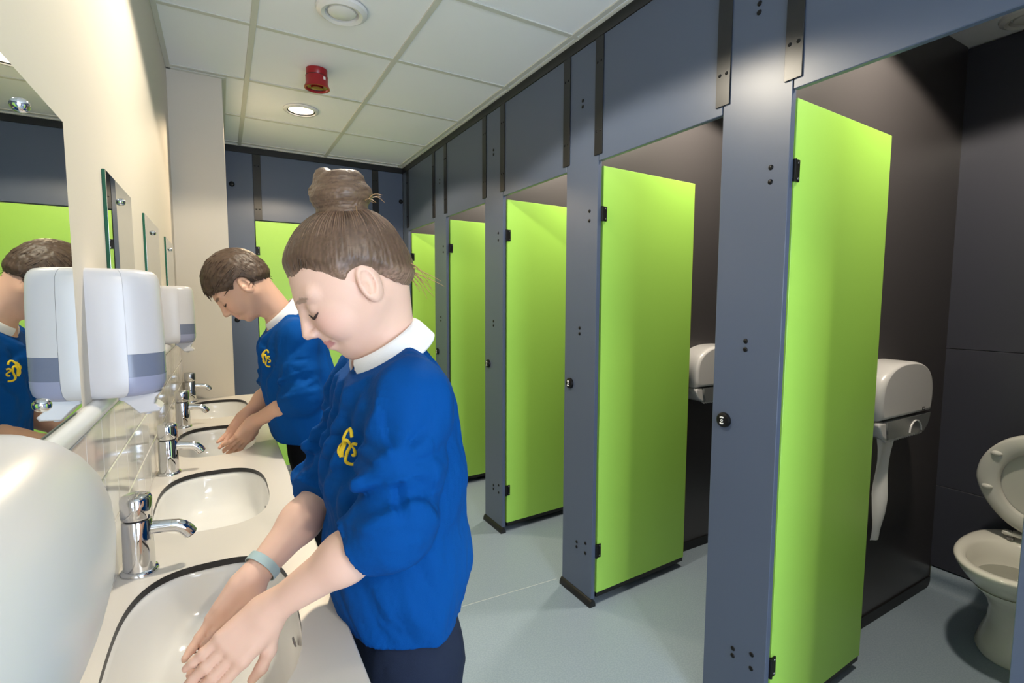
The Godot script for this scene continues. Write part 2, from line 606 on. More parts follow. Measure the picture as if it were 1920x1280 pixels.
	# duct panels behind the toilets
	for k in range(1, 6):
		var z1 := -0.194 - 0.828 * (k - 1)
		var z0 := z1 - 0.805
		var d := thing("duct_panel", "dark panelled back wall of the %s cubicle" % nth[k - 1], "panel", Vector3(XR, 0, (z0 + z1) * 0.5), "duct panels behind the toilets")
		for y in [[0.105, 0.503], [0.505, 1.162], [1.164, 2.51]]:
			part(d, "panel", span(0, 0.025, y[0], y[1], -0.4055, 0.4055, 0.0015), M.duct)
		var prof := []
		for i in 9:
			var a := PI * 0.5 * i / 8
			prof.append(Vector2(-0.045 * (1.0 - sin(a)), 0.05 * (1.0 - cos(a))))
		prof.append(Vector2(0.0, 0.098))
		prof.append(Vector2(0.02, 0.098))
		prof.append(Vector2(0.02, 0.0005))
		var cv := structure("baseboard_right", slabm(prof, -0.4, 0.4), M.floor)
		cv.position = d.position

func _door(k: int, nth: String) -> void:
	var z := pil_near(k)
	var t := thing("cubicle_door", "lime green door of the %s cubicle, open inwards" % nth, "door", Vector3(XC + 0.029, 0.055, z - 0.004), "lime green cubicle doors")
	t.rotation.y = deg_to_rad([2.2, 2.6, 3.0, 2.4, 2.6][k - 1])
	part(t, "leaf", span(0.004, 0.604, 0, 1.897, -0.018, 0, 0.0015), M.lime)
	part(t, "edge_strip", span(0.6038, 0.6052, 0.001, 1.896, -0.0172, -0.0008), M.lime_edge)
	part(t, "bottom_seal", span(0.006, 0.604, -0.022, -0.0005, -0.014, -0.004), M.rubber)
	for y in [0.2, 1.696]:
		var h := part(t, "hinge", span(-0.006, 0.022, y - 0.031, y + 0.031, 0.0005, 0.0055, 0.001), M.black, Vector3.ZERO, "black hinge")
		part(h, "knuckle", lathem([Vector2(0.0005, -0.031), Vector2(0.006, -0.031), Vector2(0.006, 0.031), Vector2(0.0005, 0.031)], Transform3D(Basis.IDENTITY, Vector3(-0.004, y, 0.004)), 12), M.black)
		for s in [-0.022, 0.022]:
			part(h, "screw", lathem([Vector2(0.0003, 0.002), Vector2(0.003, 0.0015), Vector2(0.004, 0)], Transform3D(Basis(Vector3(1, 0, 0), PI * 0.5), Vector3(0.015, y + s, 0.0055)), 10), M.steel)

func _end_cubicle() -> void:
	var back := Basis(Vector3(0, 1, 0), -PI * 0.5)   # x forward becomes z
	var knob := lathem([Vector2(0.0003, 0.014), Vector2(0.012, 0.013), Vector2(0.018, 0.006), Vector2(0.019, 0)], Transform3D(Basis(Vector3(1, 0, 0), PI * 0.5), Vector3.ZERO), 20)
	var bolt := lathem([Vector2(0.0003, 0.004), Vector2(0.004, 0.0035), Vector2(0.0055, 0)], Transform3D(Basis(Vector3(1, 0, 0), PI * 0.5), Vector3.ZERO), 12)
	var t := thing("end_pilaster", "slate panel beside the cream pier at the far end", "panel", Vector3(0.14, 0, ZB))
	part(t, "panel", span(-0.098, 0.096, 0.03, 2.467, -0.02, 0, 0.002), M.slate)
	for y in [2.23, 1.23]:
		part(t, "fixing", knob, M.black, Vector3(-0.045, y, 0), "round black fixing")
	t = thing("end_pilaster", "slate panel in the far right corner", "panel", Vector3(1.272, 0, ZB))
	part(t, "panel", span(-0.118, 0.118, 0.03, 2.467, -0.02, 0, 0.002), M.slate)
	part(t, "fixing", knob, M.black, Vector3(0.1, 2.23, 0), "round black fixing")
	t = thing("end_transom", "slate panel over the pale green door at the far end", "panel", Vector3(0.695, 1.982, ZB))
	part(t, "panel", span(-0.457, 0.457, 0, 0.485, -0.02, 0, 0.002), M.slate)
	for x in [-0.432, 0.458]:
		var b := part(t, "bracket", span(x - 0.027, x + 0.027, 0.0, 0.4835, 0.0005, 0.005, 0.0012), M.bracket, Vector3.ZERO, "black cover strip")
		for y in [0.08, 0.40]:
			for q in [-0.012, 0.012]:
				part(b, "bolt", bolt, M.black, Vector3(x + q, y, 0.005))
	t = thing("end_door", "pale green closed door at the far end of the room", "door", Vector3(0.241, 0.055, ZB))
	part(t, "leaf", span(0, 0.91, 0, 1.92, -0.02, -0.002, 0.0015), M.lime)
	for y in [0.2, 1.696]:
		var h := part(t, "hinge", span(-0.004, 0.024, y - 0.031, y + 0.031, -0.001, 0.004, 0.001), M.black, Vector3.ZERO, "black hinge")
		for s in [-0.022, 0.022]:
			part(h, "screw", bolt, M.steel, Vector3(0.015, y + s, 0.004))
	t = thing("end_rail", "black head rail across the far end wall", "rail", Vector3(0.72, 2.492, ZB))
	part(t, "rail", span(-0.678, 0.67, -0.025, 0.0235, -0.04, 0.003, 0.001), M.bracket)

func roll_dispenser(at: Vector3, label: String, paper: bool) -> void:
	# stands on the partition, front towards +z
	var t := thing("toilet_roll_dispenser", label, "dispenser", at, "white toilet roll dispensers")
	var full := superell(0, 0, 0.225, 0.15, 2.5, 72)
	var up := []
	var low := []
	var cut := -0.066
	for p in full:
		if p.y >= cut:
			up.append(p)
	# rotate the list so that the cut closes along the bottom
	var ua := []
	for p in full:
		if p.x > 0 and p.y < 0 and p.y >= cut:
			ua.append(p)
	for p in full:
		if p.y >= 0:
			ua.append(p)
	for p in full:
		if p.x <= 0 and p.y < 0 and p.y >= cut:
			ua.append(p)
	part(t, "cover", slabm(ua, 0.001, 0.115, 0.03), M.plastic)
	low.append(Vector2(-0.165, cut - 0.002))
	low.append(Vector2(-0.15, -0.14))
	low.append(Vector2(0.158, -0.142))
	low.append(Vector2(0.19, -0.118))
	low.append(Vector2(0.207, -0.09))
	low.append(Vector2(0.213, cut - 0.002))
	low.reverse()
	part(t, "window", slabm(low, 0.001, 0.112, 0.012), M.smoke2, Vector3.ZERO, "grey see-through lower part")
	var side := [Vector2(-0.214, cut - 0.002), Vector2(-0.206, -0.095), Vector2(-0.185, -0.125), Vector2(-0.152, -0.141), Vector2(-0.167, cut - 0.002)]
	part(t, "side_piece", slabm(side, 0.001, 0.113, 0.012), M.plastic)
	var st0 := begin()
	var arch := []
	for i in 9:
		var w := PI * i / 8.0
		arch.append(Vector3(0.075 - 0.05 * cos(w), -0.132 + 0.045 * sin(w), 0.1115))
	tube(st0, arch, 0.006, 8, 0.4)
	part(t, "roll_holder", done(st0), M.plastic)
	var teeth := []
	teeth.append(Vector2(-0.155, -0.14))
	for i in 32:
		teeth.append(Vector2(-0.15 + 0.3 * i / 31.0, -0.152 if i % 2 else -0.145))
	teeth.append(Vector2(0.16, -0.14))
	part(t, "serrated_edge", slabm(teeth, 0.098, 0.106, 0.0, Transform3D.IDENTITY, -1), M.plastic)
	part(t, "emblem", boxm(Vector3.ZERO, Vector3(0.022, 0.014, 0.001), 0.0004), M.seal, Vector3(0.13, -0.045, 0.1155))
	part(t, "emblem", boxm(Vector3.ZERO, Vector3(0.013, 0.006, 0.001), 0.0003), M.plastic, Vector3(0.13, -0.045, 0.1158))
	if paper:
		var rng := RandomNumberGenerator.new()
		rng.seed = 4
		var rows := []
		for i in 25:
			var v := i / 24.0
			var row := []
			for j in 7:
				var u := j / 6.0
				row.append(Vector3(-0.17 + 0.125 * u - 0.03 * v * u - 0.01 * v + (rng.randf() - 0.5) * 0.003, -0.13 - 0.405 * v - 0.02 * v * u, 0.085 + 0.006 * sin(v * 9.0 + u * 2.0) + 0.004 * sin(u * 7.0 + v * 3.0)))
			rows.append(row)
		var st := begin()
		sheet(st, rows, false)
		part(t, "tissue", done(st), M.tissue, Vector3.ZERO, "strip of white toilet paper hanging down")

func egg(xf: float, xb: float, hz: float, y: float, n := 48) -> Array:
	var o := []
	var cx := xb - (xb - xf) * 0.45
	for k in n:
		var w := TAU * k / n
		var c := cos(w)
		var s := sin(w)
		var x := cx + ((xb - cx) * signf(c) * pow(absf(c), 0.75) if c > 0 else (cx - xf) * c)
		o.append(Vector3(x, y, hz * signf(s) * pow(absf(s), 0.92)))
	return o

func _cubicle_fittings() -> void:
	roll_dispenser(Vector3(2.3, 0.998, -1.0), "white toilet roll dispenser with paper hanging beside the toilet", true)
	roll_dispenser(Vector3(2.3, 0.998, -1.828), "white toilet roll dispenser half hidden behind the nearest slate panel", false)
	# toilet
	var t := thing("toilet", "cream white toilet with its seat up in the nearest cubicle", "toilet", Vector3(0, 0, -0.615))
	var rows := []
	for r in [[0.0, 2.565, 2.885, 0.118], [0.012, 2.558, 2.885, 0.124], [0.05, 2.575, 2.885, 0.116], [0.11, 2.598, 2.9, 0.1], [0.17, 2.6, 2.91, 0.097], [0.22, 2.572, 2.92, 0.108], [0.27, 2.52, 2.93, 0.132], [0.31, 2.468, 2.938, 0.153], [0.35, 2.425, 2.938, 0.171], [0.38, 2.398, 2.938, 0.182], [0.393, 2.392, 2.938, 0.185], [0.4, 2.396, 2.936, 0.181], [0.403, 2.408, 2.934, 0.17], [0.4, 2.432, 2.8, 0.148], [0.388, 2.446, 2.77, 0.137], [0.34, 2.455, 2.76, 0.13], [0.3, 2.472, 2.75, 0.117], [0.265, 2.51, 2.74, 0.09]]:
		rows.append(egg(r[1] - 0.055, r[2], r[3] * 1.03, r[0]))
	var st := begin()
	sheet(st, rows, true, true)
	part(t, "pan", done(st), M.pan)
	st = begin()
	fan(st, egg(2.408, 2.752, 0.123, 0.306))
	part(t, "water", done(st), M.water)
	# seat and lid stand up against the wall: outline in (z, y)
	var tilt := Transform3D(Basis(Vector3(0, 1, 0), -PI * 0.5) * Basis(Vector3(1, 0, 0), deg_to_rad(6.0)), Vector3(2.775, 0.425, 0))
	var outer := []
	var inner := []
	for k in 56:
		var w := TAU * k / 56
		var yy := sin(w)
		var wide := 0.186 * (1.0 - 0.16 * maxf(-yy, 0.0))
		outer.append(Vector2(cos(w) * wide, 0.222 + 0.212 * yy * (1.0 if yy > 0 else 0.95)))
		inner.append(Vector2(cos(w) * 0.112, 0.225 + 0.135 * yy))
	part(t, "lid", slabm(outer, -0.028, -0.012, 0.004, tilt), M.seat)
	var rr := []
	for q in [[0.0, 0.0], [0.0, 0.014], [0.12, 0.02], [0.5, 0.022], [0.88, 0.018], [1.0, 0.01], [1.0, 0.0]]:
		var ring := []
		for k in 56:
			var p: Vector2 = outer[k].lerp(inner[k], q[0])
			ring.append(tilt * Vector3(p.x, p.y, q[1] - 0.008))
		rr.append(ring)
	st = begin()
	sheet(st, rr, true)
	var seat := part(t, "seat", done(st), M.seat)
	for q in [[-0.122, 0.34], [-0.148, 0.19], [0.122, 0.34], [0.148, 0.19]]:
		st = begin()
		lathe(st, [Vector2(0.0005, 0.012), Vector2(0.012, 0.01), Vector2(0.018, 0.004), Vector2(0.019, 0)], tilt * Transform3D(Basis(Vector3(1, 0, 0), PI * 0.5) , Vector3(q[0], q[1], 0.012)), 18, 1.0, 0.62)
		part(seat, "buffer", done(st), M.seat)
	for s in [-0.075, 0.075]:
		part(t, "hinge", lathem([Vector2(0.0005, 0.0), Vector2(0.012, 0.0), Vector2(0.012, 0.01), Vector2(0.006, 0.014), Vector2(0.006, 0.04), Vector2(0.0005, 0.04)], Transform3D(Basis.IDENTITY, Vector3(2.785, 0.402, s)), 14), M.steel)
	part(t, "hinge_block", span(2.772, 2.8, 0.42, 0.436, -0.1, 0.1, 0.004), M.seat)

# ---------------------------------------------------------------- washbasins
const BX := -0.037
const XW := XL + 0.0005
func basin_z(k: int) -> float:
	return -0.893 - 0.617 * k

func basin_ring(s: float, y: float, k: int, n := 72, drop := 0.0) -> Array:
	var o := []
	for p in superell(0, 0, 0.1285 * s - drop, 0.2265 * s - drop, 2.9, n):
		o.append(Vector3(BX + p.x, y, basin_z(k) + p.y))
	return o

func _vanity() -> void:
	var t := thing("worktop", "cream white washbasin worktop along the left wall", "worktop", Vector3.ZERO)
	var st := begin()
	var xr := 0.152
	for k in 4:
		# top of the slab round one cut-out
		var z0 := basin_z(k) - 0.3085
		var z1 := basin_z(k) + 0.3085
		if k == 3:
			z0 = ZR
		if k == 0:
			z1 = -0.55
		var ring := basin_ring(1.0, TOP, k)
		var outer := []
		var c := Vector3(BX, TOP, basin_z(k))
		for p in ring:
			var d: Vector3 = p - c
			var f := 1e9
			if d.x > 1e-6: f = minf(f, (xr - c.x) / d.x)
			if d.x < -1e-6: f = minf(f, (XW - c.x) / d.x)
			if d.z > 1e-6: f = minf(f, (z1 - c.z) / d.z)
			if d.z < -1e-6: f = minf(f, (z0 - c.z) / d.z)
			outer.append(c + d * f)
		sheet(st, [ring, outer], true, true, -1)
		# corners
		for q in [Vector3(xr, TOP, z1), Vector3(XW, TOP, z1), Vector3(XW, TOP, z0), Vector3(xr, TOP, z0)]:
			for i in outer.size():
				var a: Vector3 = outer[i]
				var b: Vector3 = outer[(i + 1) % outer.size()]
				if absf(a.x - b.x) > 1e-5 and absf(a.z - b.z) > 1e-5:
					if (absf(a.x - q.x) < 1e-4 and absf(b.z - q.z) < 1e-4) or (absf(b.x - q.x) < 1e-4 and absf(a.z - q.z) < 1e-4):
						tri(st, a, b, q)
	quad(st, Vector3(XW, TOP, -0.55), Vector3(XW, TOP, 0.35), Vector3(xr, TOP, 0.35), Vector3(xr, TOP, -0.55))
	# rounded front edge
	var rows := []
	for i in 7:
		var a := PI * 0.5 * i / 6
		rows.append([Vector3(xr + 0.004 * sin(a), TOP - 0.004 * (1.0 - cos(a)), ZR), Vector3(xr + 0.004 * sin(a), TOP - 0.004 * (1.0 - cos(a)), 0.35)])
	rows.append([Vector3(xr + 0.004, TOP - 0.032, ZR), Vector3(xr + 0.004, TOP - 0.032, 0.35)])
	rows.append([Vector3(xr - 0.02, TOP - 0.034, ZR), Vector3(xr - 0.02, TOP - 0.034, 0.35)])
	sheet(st, rows, false, false, 2)
	part(t, "slab", done(st), M.worktop)
	part(t, "front_panel", span(0.1, 0.118, 0.0, TOP - 0.033, ZR, 0.35), M.worktop)
	part(t, "end_panel", span(XW, 0.118, 0.0, TOP - 0.001, 0.335, 0.355), M.worktop)
	var who := ["nearest washbasin, under the girl's hands", "empty washbasin between the girl and the boy", "washbasin under the boy's hands", "farthest washbasin, by the cream pier"]
	var whot := ["nearest chrome push tap, beside the girl's basin", "second chrome push tap from the front", "third chrome push tap from the front", "farthest chrome push tap, by the cream pier"]
	for k in 4:
		var b := thing("washbasin", "white " + who[k], "washbasin", Vector3.ZERO, "white inset washbasins")
		st = begin()
		sheet(st, [basin_ring(1.0, TOP - 0.0003, k), basin_ring(1.0, TOP - 0.013, k), basin_ring(1.03, TOP - 0.013, k)], true, true, -1)
		part(b, "seal", done(st), M.seal, Vector3.ZERO, "black seal round the cut-out")
		var prof := [[1.02, 0.0125], [1.0, 0.018], [0.99, 0.03], [0.972, 0.052], [0.94, 0.075], [0.89, 0.097], [0.8, 0.116], [0.66, 0.128], [0.46, 0.135], [0.22, 0.139], [0.1, 0.141]]
		rows = []
		for p in prof:
			rows.append(basin_ring(p[0], TOP - p[1], k))
		st = begin()
		sheet(st, rows, true, true)
		part(b, "bowl", done(st), M.ceramic)
		part(b, "waste", lathem([Vector2(0.0005, 0.001), Vector2(0.012, 0.0015), Vector2(0.02, 0.003), Vector2(0.024, 0.001), Vector2(0.024, -0.002)], Transform3D(Basis.IDENTITY, Vector3(BX, TOP - 0.14, basin_z(k))), 28), M.chrome)
		var ov := Transform3D(Basis(Vector3(0, 0, 1), PI * 0.5 + 0.35), Vector3(0.0835, TOP - 0.05, basin_z(k) + 0.03))
		st = begin()
		lathe(st, [Vector2(0.0005, 0.0), Vector2(0.009, 0.0), Vector2(0.011, 0.002), Vector2(0.012, 0.0)], ov, 20, 0.55, 1.0)
		part(b, "overflow", done(st), M.steel)
		_tap(Vector3(-0.155, TOP, [-1.146, -1.768, -2.395, -2.985][k]), whot[k])

func _tap(at: Vector3, label: String) -> void:
	var t := thing("push_tap", label, "tap", at, "chrome push taps")
	part(t, "base", lathem([Vector2(0.0005, 0), Vector2(0.031, 0), Vector2(0.031, 0.004), Vector2(0.028, 0.008), Vector2(0.025, 0.009)]), M.chrome)
	part(t, "body", lathem([Vector2(0.0255, 0.008), Vector2(0.0255, 0.02), Vector2(0.0245, 0.1), Vector2(0.0235, 0.103), Vector2(0.021, 0.104)]), M.chrome)
	part(t, "collar", lathem([Vector2(0.0215, 0.103), Vector2(0.0215, 0.107)]), M.seal)
	part(t, "push_button", lathem([Vector2(0.021, 0.1062), Vector2(0.0245, 0.107), Vector2(0.0255, 0.11), Vector2(0.0255, 0.143), Vector2(0.0235, 0.148), Vector2(0.017, 0.1515), Vector2(0.0005, 0.1525)]), M.chrome)
	var st := begin()
	var path := [Vector3(0.012, 0.082, 0), Vector3(0.03, 0.081, 0), Vector3(0.05, 0.079, 0), Vector3(0.062, 0.077, 0), Vector3(0.071, 0.0725, 0), Vector3(0.0785, 0.065, 0), Vector3(0.084, 0.056, 0)]
	tube(st, path, [0.0135, 0.0125, 0.012, 0.0122, 0.0125, 0.0128, 0.0125], 20)
	part(t, "spout", done(st), M.chrome)
	part(t, "nozzle", lathem([Vector2(0.0005, 0.0), Vector2(0.008, 0.0), Vector2(0.0095, 0.0015)], Transform3D(Basis(Vector3(0, 0, 1), PI + 0.55), Vector3(0.0845, 0.0553, 0)), 16), M.seal)

# ---------------------------------------------------------------- on the wall
func _wall_fittings() -> void:
	var lab := ["large mirror nearest, at the left edge of the picture", "second mirror, just behind the nearest soap dispenser", "third mirror from the front", "farthest small looking mirror, beside the cream pier"]
	for k in 4:
		var zc: float = [-0.785, -1.437, -2.045, -2.68][k]
		var hw: float = [0.187, 0.162, 0.187, 0.174][k]
		var t := thing("wall_mirror", lab[k], "mirror", Vector3(XL, 1.4265, zc), "frameless wall mirrors")
		part(t, "glass", boxm(Vector3(0.003, 0, 0), Vector3(0.006, 0.42, hw * 2), 0.0008), M.glass_edge, Vector3.ZERO, "green edged glass sheet")
		part(t, "silvering", boxm(Vector3(0.0062, 0, 0), Vector3(0.0008, 0.4175, hw * 2 - 0.0025)), M.mirror)
		for y in [0.172, -0.172]:
			part(t, "screw_cap", lathem([Vector2(0.0003, 0.009), Vector2(0.004, 0.0085), Vector2(0.0075, 0.005), Vector2(0.0085, 0.0)], Transform3D(Basis(Vector3(0, 0, 1), -PI * 0.5), Vector3(0.0066, y, 0)), 20), M.chrome)
	_soap(Vector3(XL, 1.21, -1.127), "large white soap dispenser nearest on the left wall")
	_soap(Vector3(XL, 1.21, -2.37), "farther white soap dispenser by the boy's head")
	# hand dryer right beside the viewpoint
	var t := thing("hand_dryer", "big glossy white hand dryer cut off by the lower left corner", "hand dryer", Vector3(XL + 0.019, 1.188, -0.42))
	part(t, "lower_body", _blob(Vector3(0.06, 0.14, 0.115), -0.15), M.plastic)
	part(t, "cover", _blob(Vector3(0.1, 0.1, 0.205), 0.0), M.plastic)
	part(t, "outlet", lathem([Vector2(0.02, -0.02), Vector2(0.028, -0.025), Vector2(0.03, 0.02)], Transform3D(Basis.IDENTITY, Vector3(0.03, -0.285, 0)), 24), M.chrome)

func _blob(r: Vector3, dy: float) -> ArrayMesh:
	var rows := []
	for i in 17:
		var v := PI * (i / 16.0) - PI * 0.5
		var row := []
		for j in 33:
			var u := PI * (j / 32.0) - PI * 0.5
			var cv := pow(absf(cos(v)), 0.85)
			row.append(Vector3(r.x * pow(absf(cos(u)), 0.8) * cv, dy + r.y * signf(sin(v)) * pow(absf(sin(v)), 0.9), r.z * signf(sin(u)) * pow(absf(sin(u)), 0.85) * cv))
		rows.append(row)
	var st := begin()
	sheet(st, rows, false)
	return done(st)

func _soap(at: Vector3, label: String) -> void:
	var t := thing("soap_dispenser", label, "soap dispenser", at, "white soap dispensers")
	var ys := [[0.0, 0.80], [0.003, 0.9], [0.01, 0.965], [0.02, 0.99], [0.035, 1.0], [0.075, 1.0], [0.0752, 1.0], [0.12, 0.995], [0.16, 0.985], [0.195, 0.97], [0.207, 0.955], [0.215, 0.92], [0.22, 0.86], [0.2225, 0.72]]
	var sect := func(u: float, s: float, y: float) -> Vector3:
		var c := cos(u)
		var q := sin(u)
		return Vector3(0.1 * s * pow(absf(c), 0.72), y, 0.06 * s * signf(q) * pow(absf(q), 0.72))
	var strip := func(u0: float, u1: float, i0: int, i1: int, grow: float, n: int) -> Array:
		var rows := []
		for i in range(i0, i1 + 1):
			var row := []
			for k in n + 1:
				row.append(sect.call(lerpf(u0, u1, k / float(n)), ys[i][1] * grow, ys[i][0]))
			rows.append(row)
		return rows
	var seam := 1.16
	var last: int = ys.size() - 1
	var st := begin()
	sheet(st, strip.call(seam, PI * 0.5, 0, last, 1.0, 12), false, true)
	sheet(st, strip.call(-PI * 0.5, -seam, 0, last, 1.0, 12), false, true)
	for e in [0, last]:
		var ring := []
		for k in 41:
			ring.append(sect.call(lerpf(-PI * 0.5, PI * 0.5, k / 40.0), ys[e][1], ys[e][0]))
		fan(st, ring, e == 0, 3)
	part(t, "back_shell", done(st), M.plastic)
	st = begin()
	sheet(st, strip.call(-seam, seam, 6, last, 1.006, 24), false, true)
	part(t, "cover", done(st), M.plastic)
	st = begin()
	sheet(st, strip.call(-seam, seam, 0, 5, 1.004, 24), false, true)
	var win := part(t, "window", done(st), M.smoke, Vector3.ZERO, "blue grey see-through window")
	st = begin()
	sheet(st, strip.call(-seam, seam, 0, 4, 1.008, 24), false, true)
	part(win, "soap_level", done(st), M.soap)
	var lever := [Vector2(0.03, 0.002), Vector2(0.093, 0.002), Vector2(0.085, -0.008), Vector2(0.083, -0.018), Vector2(0.093, -0.028), Vector2(0.09, -0.034), Vector2(0.06, -0.036), Vector2(0.046, -0.02), Vector2(0.036, -0.01), Vector2(0.03, -0.008)]
	part(t, "lever", slabm(lever, -0.024, 0.024, 0.006, Transform3D.IDENTITY, -1), M.plastic)
	part(t, "drip_nozzle", lathem([Vector2(0.006, -0.034), Vector2(0.006, -0.04), Vector2(0.0005, -0.041)], Transform3D(Basis.IDENTITY, Vector3(0.07, 0, 0)), 12), M.plastic)

# ---------------------------------------------------------------- smooth bodies (distance field -> surface net)
# a primitive: [kind, sign, k, a, b, ra, rb, basis]   kind 0 tapered capsule, 1 ellipsoid, 2 tapered elliptic bar
func cap(a: Vector3, b: Vector3, ra: float, rb: float, k := 0.015, sg := 1) -> Array:
	return [0, sg, k, a, b, ra, rb, Basis.IDENTITY]

func ell(c: Vector3, r: Vector3, bs := Basis.IDENTITY, k := 0.015, sg := 1) -> Array:
	return [1, sg, k, c, r, 0.0, 0.0, bs]

func bar(a: Vector3, b: Vector3, ra: Vector2, rb: Vector2, side: Vector3, k := 0.03, sg := 1) -> Array:
	var d := (b - a).normalized()
	var s := (side - d * side.dot(d)).normalized()
	return [2, sg, k, a, b, ra, rb, Basis(d.cross(s), d, s)]

func prim_dist(q: Array, p: Vector3) -> float:
	match q[0]:
		0:
			var a: Vector3 = q[3]
			var ab: Vector3 = q[4] - a
			var t := clampf((p - a).dot(ab) / maxf(ab.length_squared(), 1e-9), 0.0, 1.0)
			return p.distance_to(a + ab * t) - lerpf(q[5], q[6], t)
		1:
			var l: Vector3 = q[7].transposed() * (p - q[3])
			var r: Vector3 = q[4]
			var k0 := (l / r).length()
			var k1 := (l / (r * r)).length()
			return k0 * (k0 - 1.0) / maxf(k1, 1e-6)
		_:
			var a: Vector3 = q[3]
			var ab: Vector3 = q[4] - a
			var t := clampf((p - a).dot(ab) / maxf(ab.length_squared(), 1e-9), 0.0, 1.0)
			var l: Vector3 = q[7].transposed() * (p - a - ab * t)
			var r: Vector2 = q[5].lerp(q[6], t)
			var m := minf(r.x, r.y)
			var v := Vector3(l.x / r.x, l.y / m, l.z / r.y)
			var k0 := v.length()
			var k1 := Vector3(v.x / r.x, v.y / m, v.z / r.y).length()
			return k0 * (k0 - 1.0) / maxf(k1, 1e-6)

func prim_box(q: Array) -> AABB:
	if q[0] == 1:
		var m: float = maxf(q[4].x, maxf(q[4].y, q[4].z))
		return AABB(q[3] - Vector3.ONE * m, Vector3.ONE * 2 * m)
	var r: float = maxf(q[5], q[6]) if q[0] == 0 else maxf(maxf(q[5].x, q[5].y), maxf(q[6].x, q[6].y))
	return AABB(q[3], Vector3.ZERO).expand(q[4]).grow(r)

func whole_dist(prims: Array, p: Vector3) -> float:
	var d := 1e3
	for q in prims:
		var e := prim_dist(q, p)
		var k: float = q[2]
		if q[1] > 0:
			var h := maxf(k - absf(d - e), 0.0) / k
			d = minf(d, e) - h * h * k * 0.25
		else:
			var h := maxf(k - absf(d + e), 0.0) / k
			d = maxf(d, -e) + h * h * k * 0.25
	return d

func new_skin() -> Dictionary:
	return {"v": PackedVector3Array(), "n": PackedVector3Array(), "c": PackedColorArray(), "i": PackedInt32Array()}

